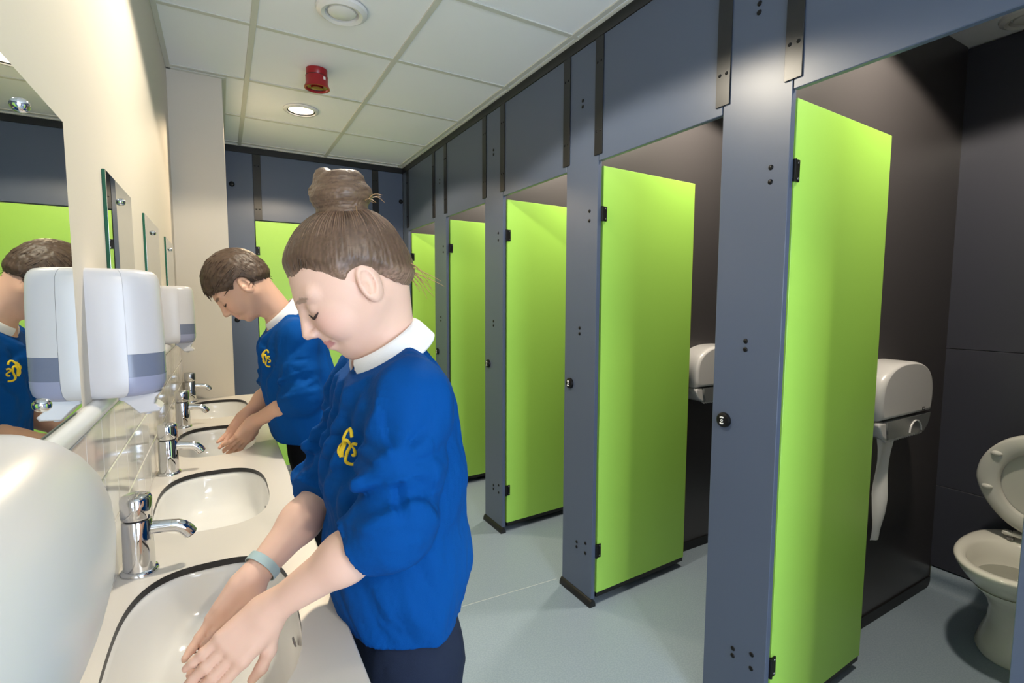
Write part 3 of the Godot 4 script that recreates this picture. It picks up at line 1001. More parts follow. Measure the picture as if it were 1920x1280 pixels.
func net(acc: Dictionary, prims: Array, cell: float, post = null, paint = null) -> void:
	var bb := AABB()
	var first := true
	for q in prims:
		if q[1] > 0:
			var b := prim_box(q)
			bb = b if first else bb.merge(b)
			first = false
	bb = bb.grow(cell * 3.0)
	var o := bb.position
	var nx := int(bb.size.x / cell) + 2
	var ny := int(bb.size.y / cell) + 2
	var nz := int(bb.size.z / cell) + 2
	var nxy := nx * ny
	var f := PackedFloat32Array()
	f.resize(nxy * nz)
	f.fill(1e3)
	for q in prims:
		var k: float = q[2]
		var b := prim_box(q).grow(k + cell * 2.5)
		var lo := ((b.position - o) / cell).floor()
		var hi := ((b.end - o) / cell).ceil()
		var x0 := maxi(int(lo.x), 0)
		var x1 := mini(int(hi.x), nx - 1)
		var sg: int = q[1]
		for z in range(maxi(int(lo.z), 0), mini(int(hi.z), nz - 1) + 1):
			for y in range(maxi(int(lo.y), 0), mini(int(hi.y), ny - 1) + 1):
				var base := z * nxy + y * nx
				for x in range(x0, x1 + 1):
					var d := f[base + x]
					if sg < 0 and d > k + cell * 2.0:
						continue
					var e := prim_dist(q, o + Vector3(x, y, z) * cell)
					if sg > 0:
						var h := maxf(k - absf(d - e), 0.0) / k
						f[base + x] = minf(d, e) - h * h * k * 0.25
					else:
						var h := maxf(k - absf(d + e), 0.0) / k
						f[base + x] = maxf(d, -e) + h * h * k * 0.25
	if post != null:
		var near := cell * 2.2 + 0.012
		for z in nz:
			for y in ny:
				var base := z * nxy + y * nx
				for x in nx:
					if absf(f[base + x]) < near or (f[base + x] < 0.0):
						f[base + x] = post.call(o + Vector3(x, y, z) * cell, f[base + x])
	var vid := PackedInt32Array()
	vid.resize(nxy * nz)
	vid.fill(-1)
	var off := [0, 1, nx, nx + 1, nxy, nxy + 1, nxy + nx, nxy + nx + 1]
	var ed := [[0, 1], [2, 3], [4, 5], [6, 7], [0, 2], [1, 3], [4, 6], [5, 7], [0, 4], [1, 5], [2, 6], [3, 7]]
	var v8 := PackedFloat32Array()
	v8.resize(8)
	var V: PackedVector3Array = acc.v
	var N: PackedVector3Array = acc.n
	var C: PackedColorArray = acc.c
	var I: PackedInt32Array = acc.i
	for z in nz - 1:
		for y in ny - 1:
			var base := z * nxy + y * nx
			for x in nx - 1:
				var id := base + x
				var f0 := f[id]
				if absf(f0) > cell * 4.0:
					continue
				var neg := 0
				for i in 8:
					v8[i] = f[id + off[i]]
					if v8[i] < 0.0:
						neg += 1
				if neg == 0 or neg == 8:
					continue
				var s := Vector3.ZERO
				var cnt := 0
				for e in ed:
					var a := v8[e[0]]
					var b := v8[e[1]]
					if (a < 0.0) != (b < 0.0):
						var t := a / (a - b)
						var pa := Vector3(e[0] & 1, (e[0] >> 1) & 1, e[0] >> 2)
						var pb := Vector3(e[1] & 1, (e[1] >> 1) & 1, e[1] >> 2)
						s += pa.lerp(pb, t)
						cnt += 1
				var p := o + (Vector3(x, y, z) + s / cnt) * cell
				var g := Vector3(v8[1] + v8[3] + v8[5] + v8[7] - v8[0] - v8[2] - v8[4] - v8[6], v8[2] + v8[3] + v8[6] + v8[7] - v8[0] - v8[1] - v8[4] - v8[5], v8[4] + v8[5] + v8[6] + v8[7] - v8[0] - v8[1] - v8[2] - v8[3]).normalized()
				vid[id] = V.size()
				V.append(p)
				N.append(g)
				C.append(paint.call(p, g) if paint != null else Color.WHITE)
	for z in range(1, nz - 1):
		for y in range(1, ny - 1):
			var base := z * nxy + y * nx
			for x in range(1, nx - 1):
				var id := base + x
				if vid[id] < 0 and vid[id - 1] < 0 and vid[id - nx] < 0 and vid[id - nxy] < 0:
					continue
				var a := f[id] < 0.0
				for ax in 3:
					var st: int = [1, nx, nxy][ax]
					var b := f[id + st] < 0.0
					if a == b:
						continue
					var u: int = [nx, nxy, 1][ax]
					var w: int = [nxy, 1, nx][ax]
					var q0 := vid[id]
					var q1 := vid[id - u]
					var q2 := vid[id - u - w]
					var q3 := vid[id - w]
					if q0 < 0 or q1 < 0 or q2 < 0 or q3 < 0:
						continue
					if a:
						I.append_array(PackedInt32Array([q0, q2, q1, q0, q3, q2]))
					else:
						I.append_array(PackedInt32Array([q0, q1, q2, q0, q2, q3]))
	acc.v = V
	acc.n = N
	acc.c = C
	acc.i = I

func skin_mesh(acc: Dictionary) -> ArrayMesh:
	var arr := []
	arr.resize(Mesh.ARRAY_MAX)
	arr[Mesh.ARRAY_VERTEX] = acc.v
	arr[Mesh.ARRAY_NORMAL] = acc.n
	arr[Mesh.ARRAY_COLOR] = acc.c
	arr[Mesh.ARRAY_INDEX] = acc.i
	var m := ArrayMesh.new()
	m.add_surface_from_arrays(Mesh.PRIMITIVE_TRIANGLES, arr)
	return m

# ---------------------------------------------------------------- people
# frame of a head: x forward, y up, z the person's left
func head_frame(c: Vector3, pitch: float, yaw: float) -> Transform3D:
	var fw := Vector3(-cos(deg_to_rad(pitch)), -sin(deg_to_rad(pitch)), 0).rotated(Vector3.UP, deg_to_rad(yaw))
	var lf := Vector3(0, 0, 1).rotated(Vector3.UP, deg_to_rad(yaw))
	return Transform3D(Basis(fw, fw.cross(lf), lf), c)

func head_prims(h: Transform3D, neck: Vector3, s: float) -> Array:
	var b := h.basis
	var P := func(x: float, y: float, z: float) -> Vector3: return h * (Vector3(x, y, z) * s)
	var o := []
	o.append(ell(P.call(-0.012, 0.018, 0), Vector3(0.092, 0.082, 0.073) * s, b, 0.02))
	o.append(ell(P.call(0.028, -0.028, 0), Vector3(0.06, 0.072, 0.058) * s, b, 0.03))
	o.append(cap(P.call(0.05, -0.088, 0.0), P.call(0.068, -0.094, 0.0), 0.02 * s, 0.014 * s, 0.025))
	for z in [-1, 1]:
		o.append(cap(P.call(-0.005, -0.05, z * 0.05), P.call(0.052, -0.086, z * 0.016), 0.017 * s, 0.016 * s, 0.025))
		o.append(ell(P.call(0.058, -0.04, z * 0.034), Vector3(0.024, 0.026, 0.02) * s, b, 0.02))
		o.append(cap(P.call(0.074, 0.014, z * 0.012), P.call(0.062, 0.014, z * 0.046), 0.011 * s, 0.009 * s, 0.014))
		o.append(ell(P.call(0.0895, -0.004, z * 0.031), Vector3(0.012, 0.011, 0.016) * s, b, 0.012, -1))
		o.append(ell(P.call(0.0675, -0.006, z * 0.031), Vector3(0.0135, 0.0125, 0.0145) * s, b, 0.004))
	o.append(cap(P.call(0.082, 0.006, 0), P.call(0.104, -0.036, 0), 0.006 * s, 0.009 * s, 0.012))
	for z in [-1, 1]:
		o.append(ell(P.call(0.096, -0.0405, z * 0.0085), Vector3(0.008, 0.0065, 0.006) * s, b, 0.006))
	o.append(cap(P.call(0.082, -0.055, 0), P.call(0.084, -0.07, 0), 0.009 * s, 0.009 * s, 0.016))
	for z in [-1, 1]:
		o.append(cap(P.call(0.0885, -0.0625, 0), P.call(0.079, -0.0655, z * 0.019), 0.004 * s, 0.002 * s, 0.004))
		o.append(cap(P.call(0.087, -0.0705, 0), P.call(0.0785, -0.0665, z * 0.018), 0.0046 * s, 0.002 * s, 0.004))
	o.append(cap(P.call(0.094, -0.0668, -0.016), P.call(0.094, -0.0668, 0.016), 0.001 * s, 0.001 * s, 0.003, -1))
	# ears
	for z in [-1, 1]:
		var eb := b * Basis(Vector3(0, 0, 1), 0.2) * Basis(Vector3(0, 1, 0), -0.35 * z)
		o.append(ell(P.call(-0.014, -0.02, z * 0.071), Vector3(0.019, 0.031, 0.0085) * s, eb, 0.006))
		o.append(ell(P.call(-0.012, -0.018, z * 0.0785), Vector3(0.0105, 0.02, 0.006) * s, eb, 0.004, -1))
		o.append(ell(P.call(-0.004, -0.022, z * 0.0725), Vector3(0.006, 0.008, 0.006) * s, eb, 0.004))
	# neck
	o.append(cap(P.call(-0.035, -0.045, 0), neck, 0.046 * s, 0.049 * s, 0.03))
	return o

# hand: wrist, finger direction, palm normal, side (+1 thumb on d x n), curl in radians for each joint
func hand_prims(elbow: Vector3, w: Vector3, d: Vector3, n: Vector3, side: float, curl: float, s := 1.0, spread := 0.06) -> Array:
	d = d.normalized()
	n = (n - d * n.dot(d)).normalized()
	var t := d.cross(n) * side
	var o := []
	var P := func(x: float, y: float, z: float) -> Vector3: return w + (d * x + n * y + t * z) * s
	var m := elbow.lerp(w, 0.4)
	o.append(cap(elbow.lerp(w, 0.12), m, 0.0345, 0.034, 0.02))
	o.append(cap(m, w, 0.034, 0.0225 * s, 0.02))
	o.append(cap(w, P.call(0.014, 0, 0), 0.0225 * s, 0.0215 * s, 0.02))
	for i in 4:
		var z: float = [0.025, 0.0085, -0.008, -0.0235][i]
		o.append(cap(P.call(0.012, 0, z * 0.6), P.call(0.07, -0.002, z), 0.0145 * s, 0.0115 * s, 0.012))
	o.append(cap(P.call(0.015, 0.006, 0.018), P.call(0.045, 0.006, 0.02), 0.014 * s, 0.013 * s, 0.012))
	o.append(cap(P.call(0.015, 0.006, -0.014), P.call(0.05, 0.005, -0.018), 0.013 * s, 0.011 * s, 0.012))
	var ln := [[0.037, 0.023, 0.018], [0.041, 0.026, 0.019], [0.038, 0.024, 0.018], [0.03, 0.018, 0.016]]
	for i in 4:
		var z: float = [0.025, 0.0085, -0.008, -0.0235][i]
		var p: Vector3 = P.call(0.07, -0.002, z)
		var a := 0.0
		var fan_out: float = [1.2, 0.4, -0.5, -1.5][i] * spread
		for j in 3:
			a += curl * [0.7, 1.1, 0.8][j] * [0.85, 1.0, 1.08, 1.15][i]
			var dir := (d * cos(a) + n * sin(a) + t * fan_out).normalized()
			var e: Vector3 = p + dir * ln[i][j] * s
			o.append(cap(p, e, [0.0092, 0.0082, 0.0074][j] * s * (0.9 if i == 3 else 1.0), [0.0082, 0.0074, 0.0062][j] * s * (0.9 if i == 3 else 1.0), 0.004))
			p = e
	# thumb leaves the side of the palm near its base
	var q: Vector3 = P.call(0.018, 0.006, 0.022)
	var dirs := [(d * 0.72 + t * 0.62 + n * 0.32).normalized(), (d * 0.88 + t * 0.36 + n * 0.34).normalized(), (d * 0.96 + t * 0.1 + n * 0.3).normalized()]
	var tl := [0.034, 0.028, 0.021]
	for j in 3:
		var e: Vector3 = q + dirs[j] * tl[j] * s
		o.append(cap(q, e, [0.0135, 0.0105, 0.0092][j] * s, [0.0105, 0.0092, 0.0072][j] * s, 0.006))
		q = e
	return o

func cloth(c: Color, sd: int) -> StandardMaterial3D:
	var m := mat(c, 0.85)
	m.normal_enabled = true
	m.normal_texture = bump_tex(noise_image(0.22, sd, 256), 2.0)
	m.normal_scale = 0.35
	triplanar(m, 9.0)
	m.metallic_specular = 0.25
	return m

func vertex_mat(rough: float) -> StandardMaterial3D:
	var m := mat(Color.WHITE, rough)
	m.vertex_color_use_as_albedo = true
	return m

func person(label: String, at: Vector3) -> Node3D:
	return thing("person", label, "person", at)

# collar that lies round the neck: frame y along the neck, x to the front
func collar(t: Transform3D, rx: float, rz: float, fall: float) -> ArrayMesh:
	var outside := []
	var inside := []
	var n := 44
	for layer in 2:
		var rows := []
		for q in 8:
			var v := q / 7.0
			var row := []
			for k in n + 1:
				var u := k / float(n)
				var a := deg_to_rad(14.0 + 332.0 * u)
				var fr := pow(maxf(cos(a), 0.0), 3.0)
				var drop := fall * (1.0 + 0.75 * fr)
				var y := 0.008 - drop * v + 0.012 * sin(v * PI) * (1.0 - 0.5 * v)
				var g := 1.0 + (0.30 + 0.10 * fr) * pow(v, 0.8) - 0.04 * layer
				if layer == 1:
					y -= 0.003
				# the two points at the front
				var sw := 0.22 * v * fr
				var aa := a + sw * (1.0 if a < PI else -1.0)
				row.append(t * Vector3(cos(aa) * rx * g, y, sin(aa) * rz * g))
			rows.append(row)
		if layer == 0:
			outside = rows
		else:
			inside = rows
	var st := begin()
	sheet(st, outside, false, false)
	sheet(st, inside, false, true)
	for e in [0, 7]:
		sheet(st, [outside[e], inside[e]], false, e == 0, 2)
	for e in [0, n]:
		var a := []
		var b := []
		for q in 8:
			a.append(outside[q][e])
			b.append(inside[q][e])
		sheet(st, [a, b], false, e == 0, 3)
	return done(st)

# the three letters sewn on the chest, as strokes laid on the cloth
func badge(prims: Array, c: Vector3, size: float, toward: Vector3, across: Vector3, post: Callable) -> ArrayMesh:
	var strokes := [
		[[440, 292], [425, 350], [412, 420], [408, 470], [416, 490]], [[440, 292], [400, 350], [368, 408], [392, 455], [416, 490]],
		[[542, 312], [532, 282], [508, 264], [482, 268], [458, 305], [440, 370], [425, 440], [418, 488]],
		[[438, 385], [455, 355], [480, 343], [496, 358], [490, 400], [468, 450], [450, 500], [455, 530], [485, 547], [530, 543]],
		[[562, 376], [540, 370], [518, 380], [512, 402], [528, 420], [542, 440], [532, 464], [505, 470]]]
	var st := begin()
	for s in strokes:
		var cv := Curve3D.new()
		var pts := []
		for q in s:
			pts.append(Vector3((q[0] - 462.0) / 280.0 * size, (405.0 - q[1]) / 280.0 * size, 0))
		var path := []
		for i in pts.size() - 1:
			for j in 4:
				var a: Vector3 = pts[maxi(i - 1, 0)]
				var d: Vector3 = pts[mini(i + 2, pts.size() - 1)]
				path.append((pts[i] as Vector3).cubic_interpolate(pts[i + 1], a, d, j / 4.0))
		path.append(pts[-1])
		var on := []
		for p in path:
			var w: Vector3 = c + across * p.x + Vector3.UP * p.y - toward * 0.15
			for k in 60:
				var dd: float = post.call(w, whole_dist(prims, w))
				if dd < 0.0006:
					break
				w += toward * maxf(dd * 0.7, 0.0004)
			on.append(w)
		tube(st, on, 0.0028 * size / 0.055, 6)
	return done(st)

# lashes of the lowered lids
func _lashes(g: Node3D, h: Transform3D, prims: Array) -> void:
	for z in [-1, 1]:
		var st := begin()
		var path := []
		for i in 11:
			var u := i / 10.0
			var p := Vector3(0.12, -0.0115 - 0.006 * sin(u * PI) - 0.003 * u, z * lerpf(0.0165, 0.0475, u))
			for k in 60:
				var dd := whole_dist(prims, h * p)
				if dd < 0.0004:
					break
				p.x -= maxf(dd * 0.7, 0.0003)
			path.append(h * p - g.position)
		tube(st, path, [0.0006, 0.001, 0.0014, 0.0017, 0.0019, 0.0021, 0.0022, 0.0023, 0.0022, 0.0018, 0.0008], 6)
		part(g, "eyelash", done(st), M.lash)

func _girl() -> void:
	var g := person("girl in blue school jumper with hair bun washing hands at nearest basin", Vector3(0.28, 0, -0.85))
	var h := head_frame(Vector3(0.18, 1.415, -0.85), 36.0, -5.0)
	var hi := h.affine_inverse()
	var skin := Color(0.84, 0.55, 0.44)
	var rosy := Color(0.76, 0.36, 0.32)
	var lip := Color(0.60, 0.22, 0.22)
	var brown := Color(0.20, 0.12, 0.075)
	var body := new_skin()
	var paint_head := func(p: Vector3, _n: Vector3) -> Color:
		var q := hi * p
		var c := skin
		var ck := Vector3((q.x - 0.066) * 0.7, q.y + 0.036, absf(q.z) - 0.04).length()
		c = c.lerp(rosy, 0.55 * clampf(1.0 - ck / 0.03, 0.0, 1.0))
		var lp := Vector2((q.y + 0.0665) / 0.0075, q.z / 0.02).length()
		if q.x > 0.074 and lp < 1.0:
			c = c.lerp(lip, 0.8)
		var br := Vector2((q.y - 0.0135 + 0.12 * maxf(absf(q.z) - 0.03, 0.0)) / 0.0042, (absf(q.z) - 0.032) / 0.018).length()
		if q.x > 0.05 and br < 1.0:
			c = c.lerp(brown, 0.6)
		return c
	var paint_skin := func(_p: Vector3, _n: Vector3) -> Color: return skin
	var neck := Vector3(0.245, 1.285, -0.85)
	net(body, head_prims(h, neck, 1.0), 0.0032, null, paint_head)
	# arms, trunk and legs
	var sl := Vector3(0.24, 1.232, -0.718)
	var el := Vector3(0.203, 1.058, -0.69)
	var wl := Vector3(0.045, 0.932, -0.775)
	var sr := Vector3(0.245, 1.235, -0.985)
	var er := Vector3(0.165, 1.02, -0.985)
	var wr := Vector3(0.022, 0.925, -0.885)
	var limbs := [
		bar(Vector3(0.262, 0.78, -0.85), Vector3(0.256, 1.05, -0.85), Vector2(0.078, 0.13), Vector2(0.082, 0.12), Vector3(0, 0, 1)),
		bar(Vector3(0.262, 1.05, -0.85), Vector3(0.245, 1.2, -0.85), Vector2(0.085, 0.12), Vector2(0.07, 0.11), Vector3(0, 0, 1)),
		cap(sl, sr, 0.04, 0.04, 0.03), cap(Vector3(0.245, 1.2, -0.85), neck, 0.06, 0.047, 0.03),
		cap(sl, el, 0.043, 0.036), cap(sr, er, 0.043, 0.036)]
	for s in [[el, wl], [er, wr]]:
		limbs.append(cap(s[0], s[0].lerp(s[1], 0.2), 0.0345, 0.034))
	for z in [-0.925, -0.775]:
		limbs.append(cap(Vector3(0.262, 0.78, z), Vector3(0.26, 0.45, z), 0.066, 0.05, 0.03))
		limbs.append(cap(Vector3(0.26, 0.45, z), Vector3(0.28, 0.08, z), 0.05, 0.032, 0.02))
	net(body, limbs, 0.008, null, paint_skin)
	net(body, hand_prims(el, wl, Vector3(-0.8, -0.6, 0.1), Vector3(-0.25, -0.7, -0.7), 1.0, 0.16, 0.92), 0.003, null, paint_skin)
	net(body, hand_prims(er, wr, Vector3(-0.55, -0.75, 0.28), Vector3(-0.35, -0.2, 0.9), -1.0, 0.2, 0.92), 0.003, null, paint_skin)
	var sk := vertex_mat(0.5)
	sk.subsurf_scatter_enabled = true
	sk.subsurf_scatter_strength = 0.08
	part(g, "body", skin_mesh(body), sk, -g.position)
	_lashes(g, h, head_prims(h, neck, 1.0))
	# hair drawn up into a bun
	var nz := FastNoiseLite.new()
	nz.seed = 9
	nz.frequency = 1.0
	var bun := Vector3(-0.068, 0.104, 0)
	var bun_ax := Vector3(-0.5, 0.866, 0)
	var hair := [ell(h * Vector3(-0.012, 0.019, 0), Vector3(0.1, 0.09, 0.0805), h.basis, 0.02), ell(h * Vector3(-0.05, -0.028, 0), Vector3(0.05, 0.052, 0.062), h.basis, 0.03)]
	var hair_post := func(p: Vector3, d: float) -> float:
		var q := hi * p
		var w := Vector3(q.x - bun.x, q.y - bun.y, q.z)
		var ang := atan2(w.z, w.dot(Vector3(0.866, 0.5, 0)))
		d += 0.0014 * nz.get_noise_2d(ang * 22.0, w.length() * 6.0)
		var line := 0.547 * (q.x - 0.083) - 0.837 * (q.y - 0.057) + 0.004 * nz.get_noise_2d(ang * 6.0, 3.0)
		line += 0.012 * exp(-pow((q.x - 0.052) / 0.018, 2.0)) * smoothstep(0.025, 0.05, absf(q.z)) - 0.017 * exp(-pow((q.x - 0.014) / 0.011, 2.0)) - 0.022 * smoothstep(-0.03, -0.075, q.x)
		var ear := Vector2(q.x + 0.004, q.y + 0.01).length() - 0.02
		d += 0.0075 * smoothstep(-0.03, 0.0, line)
		return maxf(maxf(d, line), -ear if absf(q.z) > 0.05 else -1.0)
	var hair_paint := func(p: Vector3, _n: Vector3) -> Color:
		var q := hi * p
		var w := Vector3(q.x - bun.x, q.y - bun.y, q.z)
		var ang := atan2(w.z, w.dot(Vector3(0.866, 0.5, 0)))
		var t := 0.5 + 0.5 * nz.get_noise_2d(ang * 40.0, w.length() * 4.0)
		var thin := 0.547 * (q.x - 0.083) - 0.837 * (q.y - 0.057)
		var c := Color(0.06, 0.036, 0.024).lerp(Color(0.19, 0.115, 0.075), t)
		return c.lerp(Color(0.42, 0.27, 0.2), smoothstep(-0.022, 0.0, thin) * clampf(0.45 + 0.9 * nz.get_noise_2d(ang * 60.0, 5.0), 0.0, 0.85))
	var hm := new_skin()
	net(hm, hair, 0.003, hair_post, hair_paint)
	var hmat := vertex_mat(0.42)
	var hp := part(g, "hair", skin_mesh(hm), hmat, -g.position, "light brown hair drawn up")
	var hb := new_skin()
	var bb := Basis(bun_ax.cross(Vector3(0, 0, 1)), bun_ax, Vector3(0, 0, 1))
	var coil := []
	for i in 40:
		var a := TAU * i / 20.0
		var r: float = 0.032 if i < 20 else 0.022
		var u := 0.004 + 0.0006 * i + (0.0 if i < 20 else 0.008)
		var p0 := h * (bun + bb * Vector3(cos(a) * r, u, sin(a) * r))
		var a1 := TAU * (i + 1) / 20.0
		var r1: float = 0.032 if i + 1 < 20 else 0.022
		var p1 := h * (bun + bb * Vector3(cos(a1) * r1, u + 0.0006, sin(a1) * r1))
		coil.append(cap(p0, p1, 0.0165, 0.0165, 0.005))
	coil.append(ell(h * (bun + bun_ax * 0.012), Vector3(0.042, 0.03, 0.042), h.basis * bb, 0.006))
	coil.append(cap(h * (bun - bun_ax * 0.02), h * (bun - bun_ax * 0.002), 0.042, 0.034, 0.01))
	var bun_post := func(p: Vector3, d: float) -> float:
		var q := bb.transposed() * ((hi * p) - bun)
		var a := atan2(q.z, q.x)
		return d + 0.0018 * nz.get_noise_2d(Vector2(q.x, q.z).length() * 420.0 + a * 1.5, q.y * 240.0)
	var bun_paint := func(p: Vector3, _n: Vector3) -> Color:
		var q := bb.transposed() * ((hi * p) - bun)
		var a := atan2(q.z, q.x)
		var t := 0.5 + 0.6 * nz.get_noise_2d(Vector2(q.x, q.z).length() * 300.0 + a, q.y * 300.0)
		return Color(0.055, 0.032, 0.022).lerp(Color(0.24, 0.15, 0.095), clampf(t, 0.0, 1.0))
	net(hb, coil, 0.0028, bun_post, bun_paint)
	part(hp, "bun", skin_mesh(hb), hmat, Vector3.ZERO, "coiled bun on the crown")
	var rng := RandomNumberGenerator.new()
	rng.seed = 12
	var st2 := begin()
	for i in 26:
		var nape := i < 12
		var a := rng.randf_range(-0.9, 0.9)
		var q := Vector3(-0.092, -0.055 + rng.randf() * 0.03, 0.045 * a) if nape else Vector3(bun.x, bun.y - 0.02, 0) + Vector3(cos(i * 2.4) * 0.04, 0.0, sin(i * 2.4) * 0.05)
		var path := []
		var dir := Vector3(rng.randf_range(-0.6, -0.1), -0.9, 0.4 * a) if nape else Vector3(cos(i * 2.4), -0.2 + rng.randf() * 0.6, sin(i * 2.4))
		for k in 7:
			path.append(h * q)
			q += dir.normalized() * (0.009 if nape else 0.0045)
			dir += Vector3(rng.randf_range(-0.2, 0.3), -0.25, rng.randf_range(-0.3, 0.3))
		tube(st2, path, [0.0008, 0.0008, 0.0007, 0.0006, 0.0005, 0.0004, 0.0003], 4)
	var st3 := begin()
	var hc := Vector3(-0.012, 0.019, 0)
	var hr := Vector3(0.1, 0.09, 0.0805)
	var goal := (bun - bun_ax * 0.02 - hc) / hr
	for i in 420:
		var ph := rng.randf_range(-PI, PI)
		var u := rng.randf_range(0.006, 0.04)
		# a point close to the hair line
		var fx := cos(ph)
		var from := Vector3(0.083 * (fx * 0.5 + 0.5) - 0.1 * (0.5 - fx * 0.5), 0.0, 0.078 * sin(ph))
		from.y = 0.057 + 0.547 / 0.837 * (from.x - 0.083) + u + 0.004
		var a := ((from - hc) / hr).normalized()
		if absf(a.z) > 0.75 and Vector2(from.x + 0.004, from.y + 0.01).length() < 0.032:
			continue
		var path := []
		var n := 9
		for k in n + 1:
			var t := k / float(n)
			var q := a.slerp(goal.normalized(), t * 0.97)
			path.append(h * (hc + q * hr * (1.0 - 0.06 * pow(1.0 - t, 4.0) + 0.003 * sin(t * PI))))
		var tone := Color(0.06, 0.036, 0.024).lerp(Color(0.24, 0.15, 0.1), rng.randf())
		st3.set_color(tone)
		var rr := rng.randf_range(0.0007, 0.0014)
		tube(st3, path, [rr * 0.3, rr * 0.8, rr, rr, rr, rr, rr, rr, rr, rr * 0.6], 4)
	part(hp, "swept_strands", done(st3), hmat).set_meta("kind", "stuff")
	part(hp, "loose_strands", done(st2), mat(col(170, 132, 92), 0.5)).set_meta("kind", "stuff")
	# jumper
	var ct := Transform3D(Basis(Vector3(-0.838, -0.545, 0), Vector3(-0.545, 0.838, 0), Vector3(0, 0, 1)), Vector3(0.238, 1.308, -0.85))
	var stations := [[Vector3(0.258, 0.79, -0.85), Vector2(0.104, 0.15)], [Vector3(0.255, 0.94, -0.85), Vector2(0.112, 0.153)], [Vector3(0.25, 1.09, -0.85), Vector2(0.11, 0.152)], [Vector3(0.25, 1.2, -0.85), Vector2(0.092, 0.135)], [Vector3(0.247, 1.255, -0.85), Vector2(0.072, 0.09)]]
	var jp := _jumper(g, stations, [sl, el, wl], [sr, er, wr], 0.842, ct, 0.06, 1.25, 0.005, 9)
	jp.set_meta("label", "royal blue school jumper, sleeves pushed up")
	_collar_and_badge(g, jp, ct, [0.062, 0.06, 0.042], Vector3(0.165, 1.155, -0.785), Vector3(0.8, 0, -0.6), Vector3(0.6, 0, 0.8))
	# trousers
	var tr := [bar(Vector3(0.262, 0.78, -0.85), Vector3(0.26, 0.87, -0.85), Vector2(0.09, 0.142), Vector2(0.088, 0.135), Vector3(0, 0, 1), 0.03)]
	for z in [-0.925, -0.775]:
		tr.append(cap(Vector3(0.264, 0.78, z), Vector3(0.262, 0.45, z), 0.077, 0.064, 0.03))
		tr.append(cap(Vector3(0.262, 0.45, z), Vector3(0.282, 0.06, z), 0.064, 0.06, 0.03))
	var tpost := func(p: Vector3, d: float) -> float:
		d += 0.008 * nz.get_noise_3d(p.x * 8.0, p.y * 5.0, p.z * 8.0)
		return maxf(d, maxf(0.05 - p.y, p.y - 0.9))
	var tm := new_skin()
	net(tm, tr, 0.009, tpost)
	part(g, "trousers", skin_mesh(tm), M.girl_trousers, -g.position, "dark navy trousers")
	_shoes(g, [Vector3(0.282, 0, -0.925), Vector3(0.282, 0, -0.775)])
	# band on the right wrist
	var bc := er.lerp(wr, 0.86)
	var y_ax := (wr - er).normalized()
	var x_ax := y_ax.cross(Vector3.UP).normalized()
	var ring := lathem([Vector2(0.0278, -0.007), Vector2(0.0292, -0.007), Vector2(0.0292, 0.007), Vector2(0.0278, 0.007)], Transform3D(Basis(x_ax, y_ax, x_ax.cross(y_ax)), bc - g.position), 32)
	part(g, "wristband", ring, mat(col(176, 200, 205), 0.5), Vector3.ZERO, "pale blue wristband")

var jumper_field := []
var jumper_shape: Callable

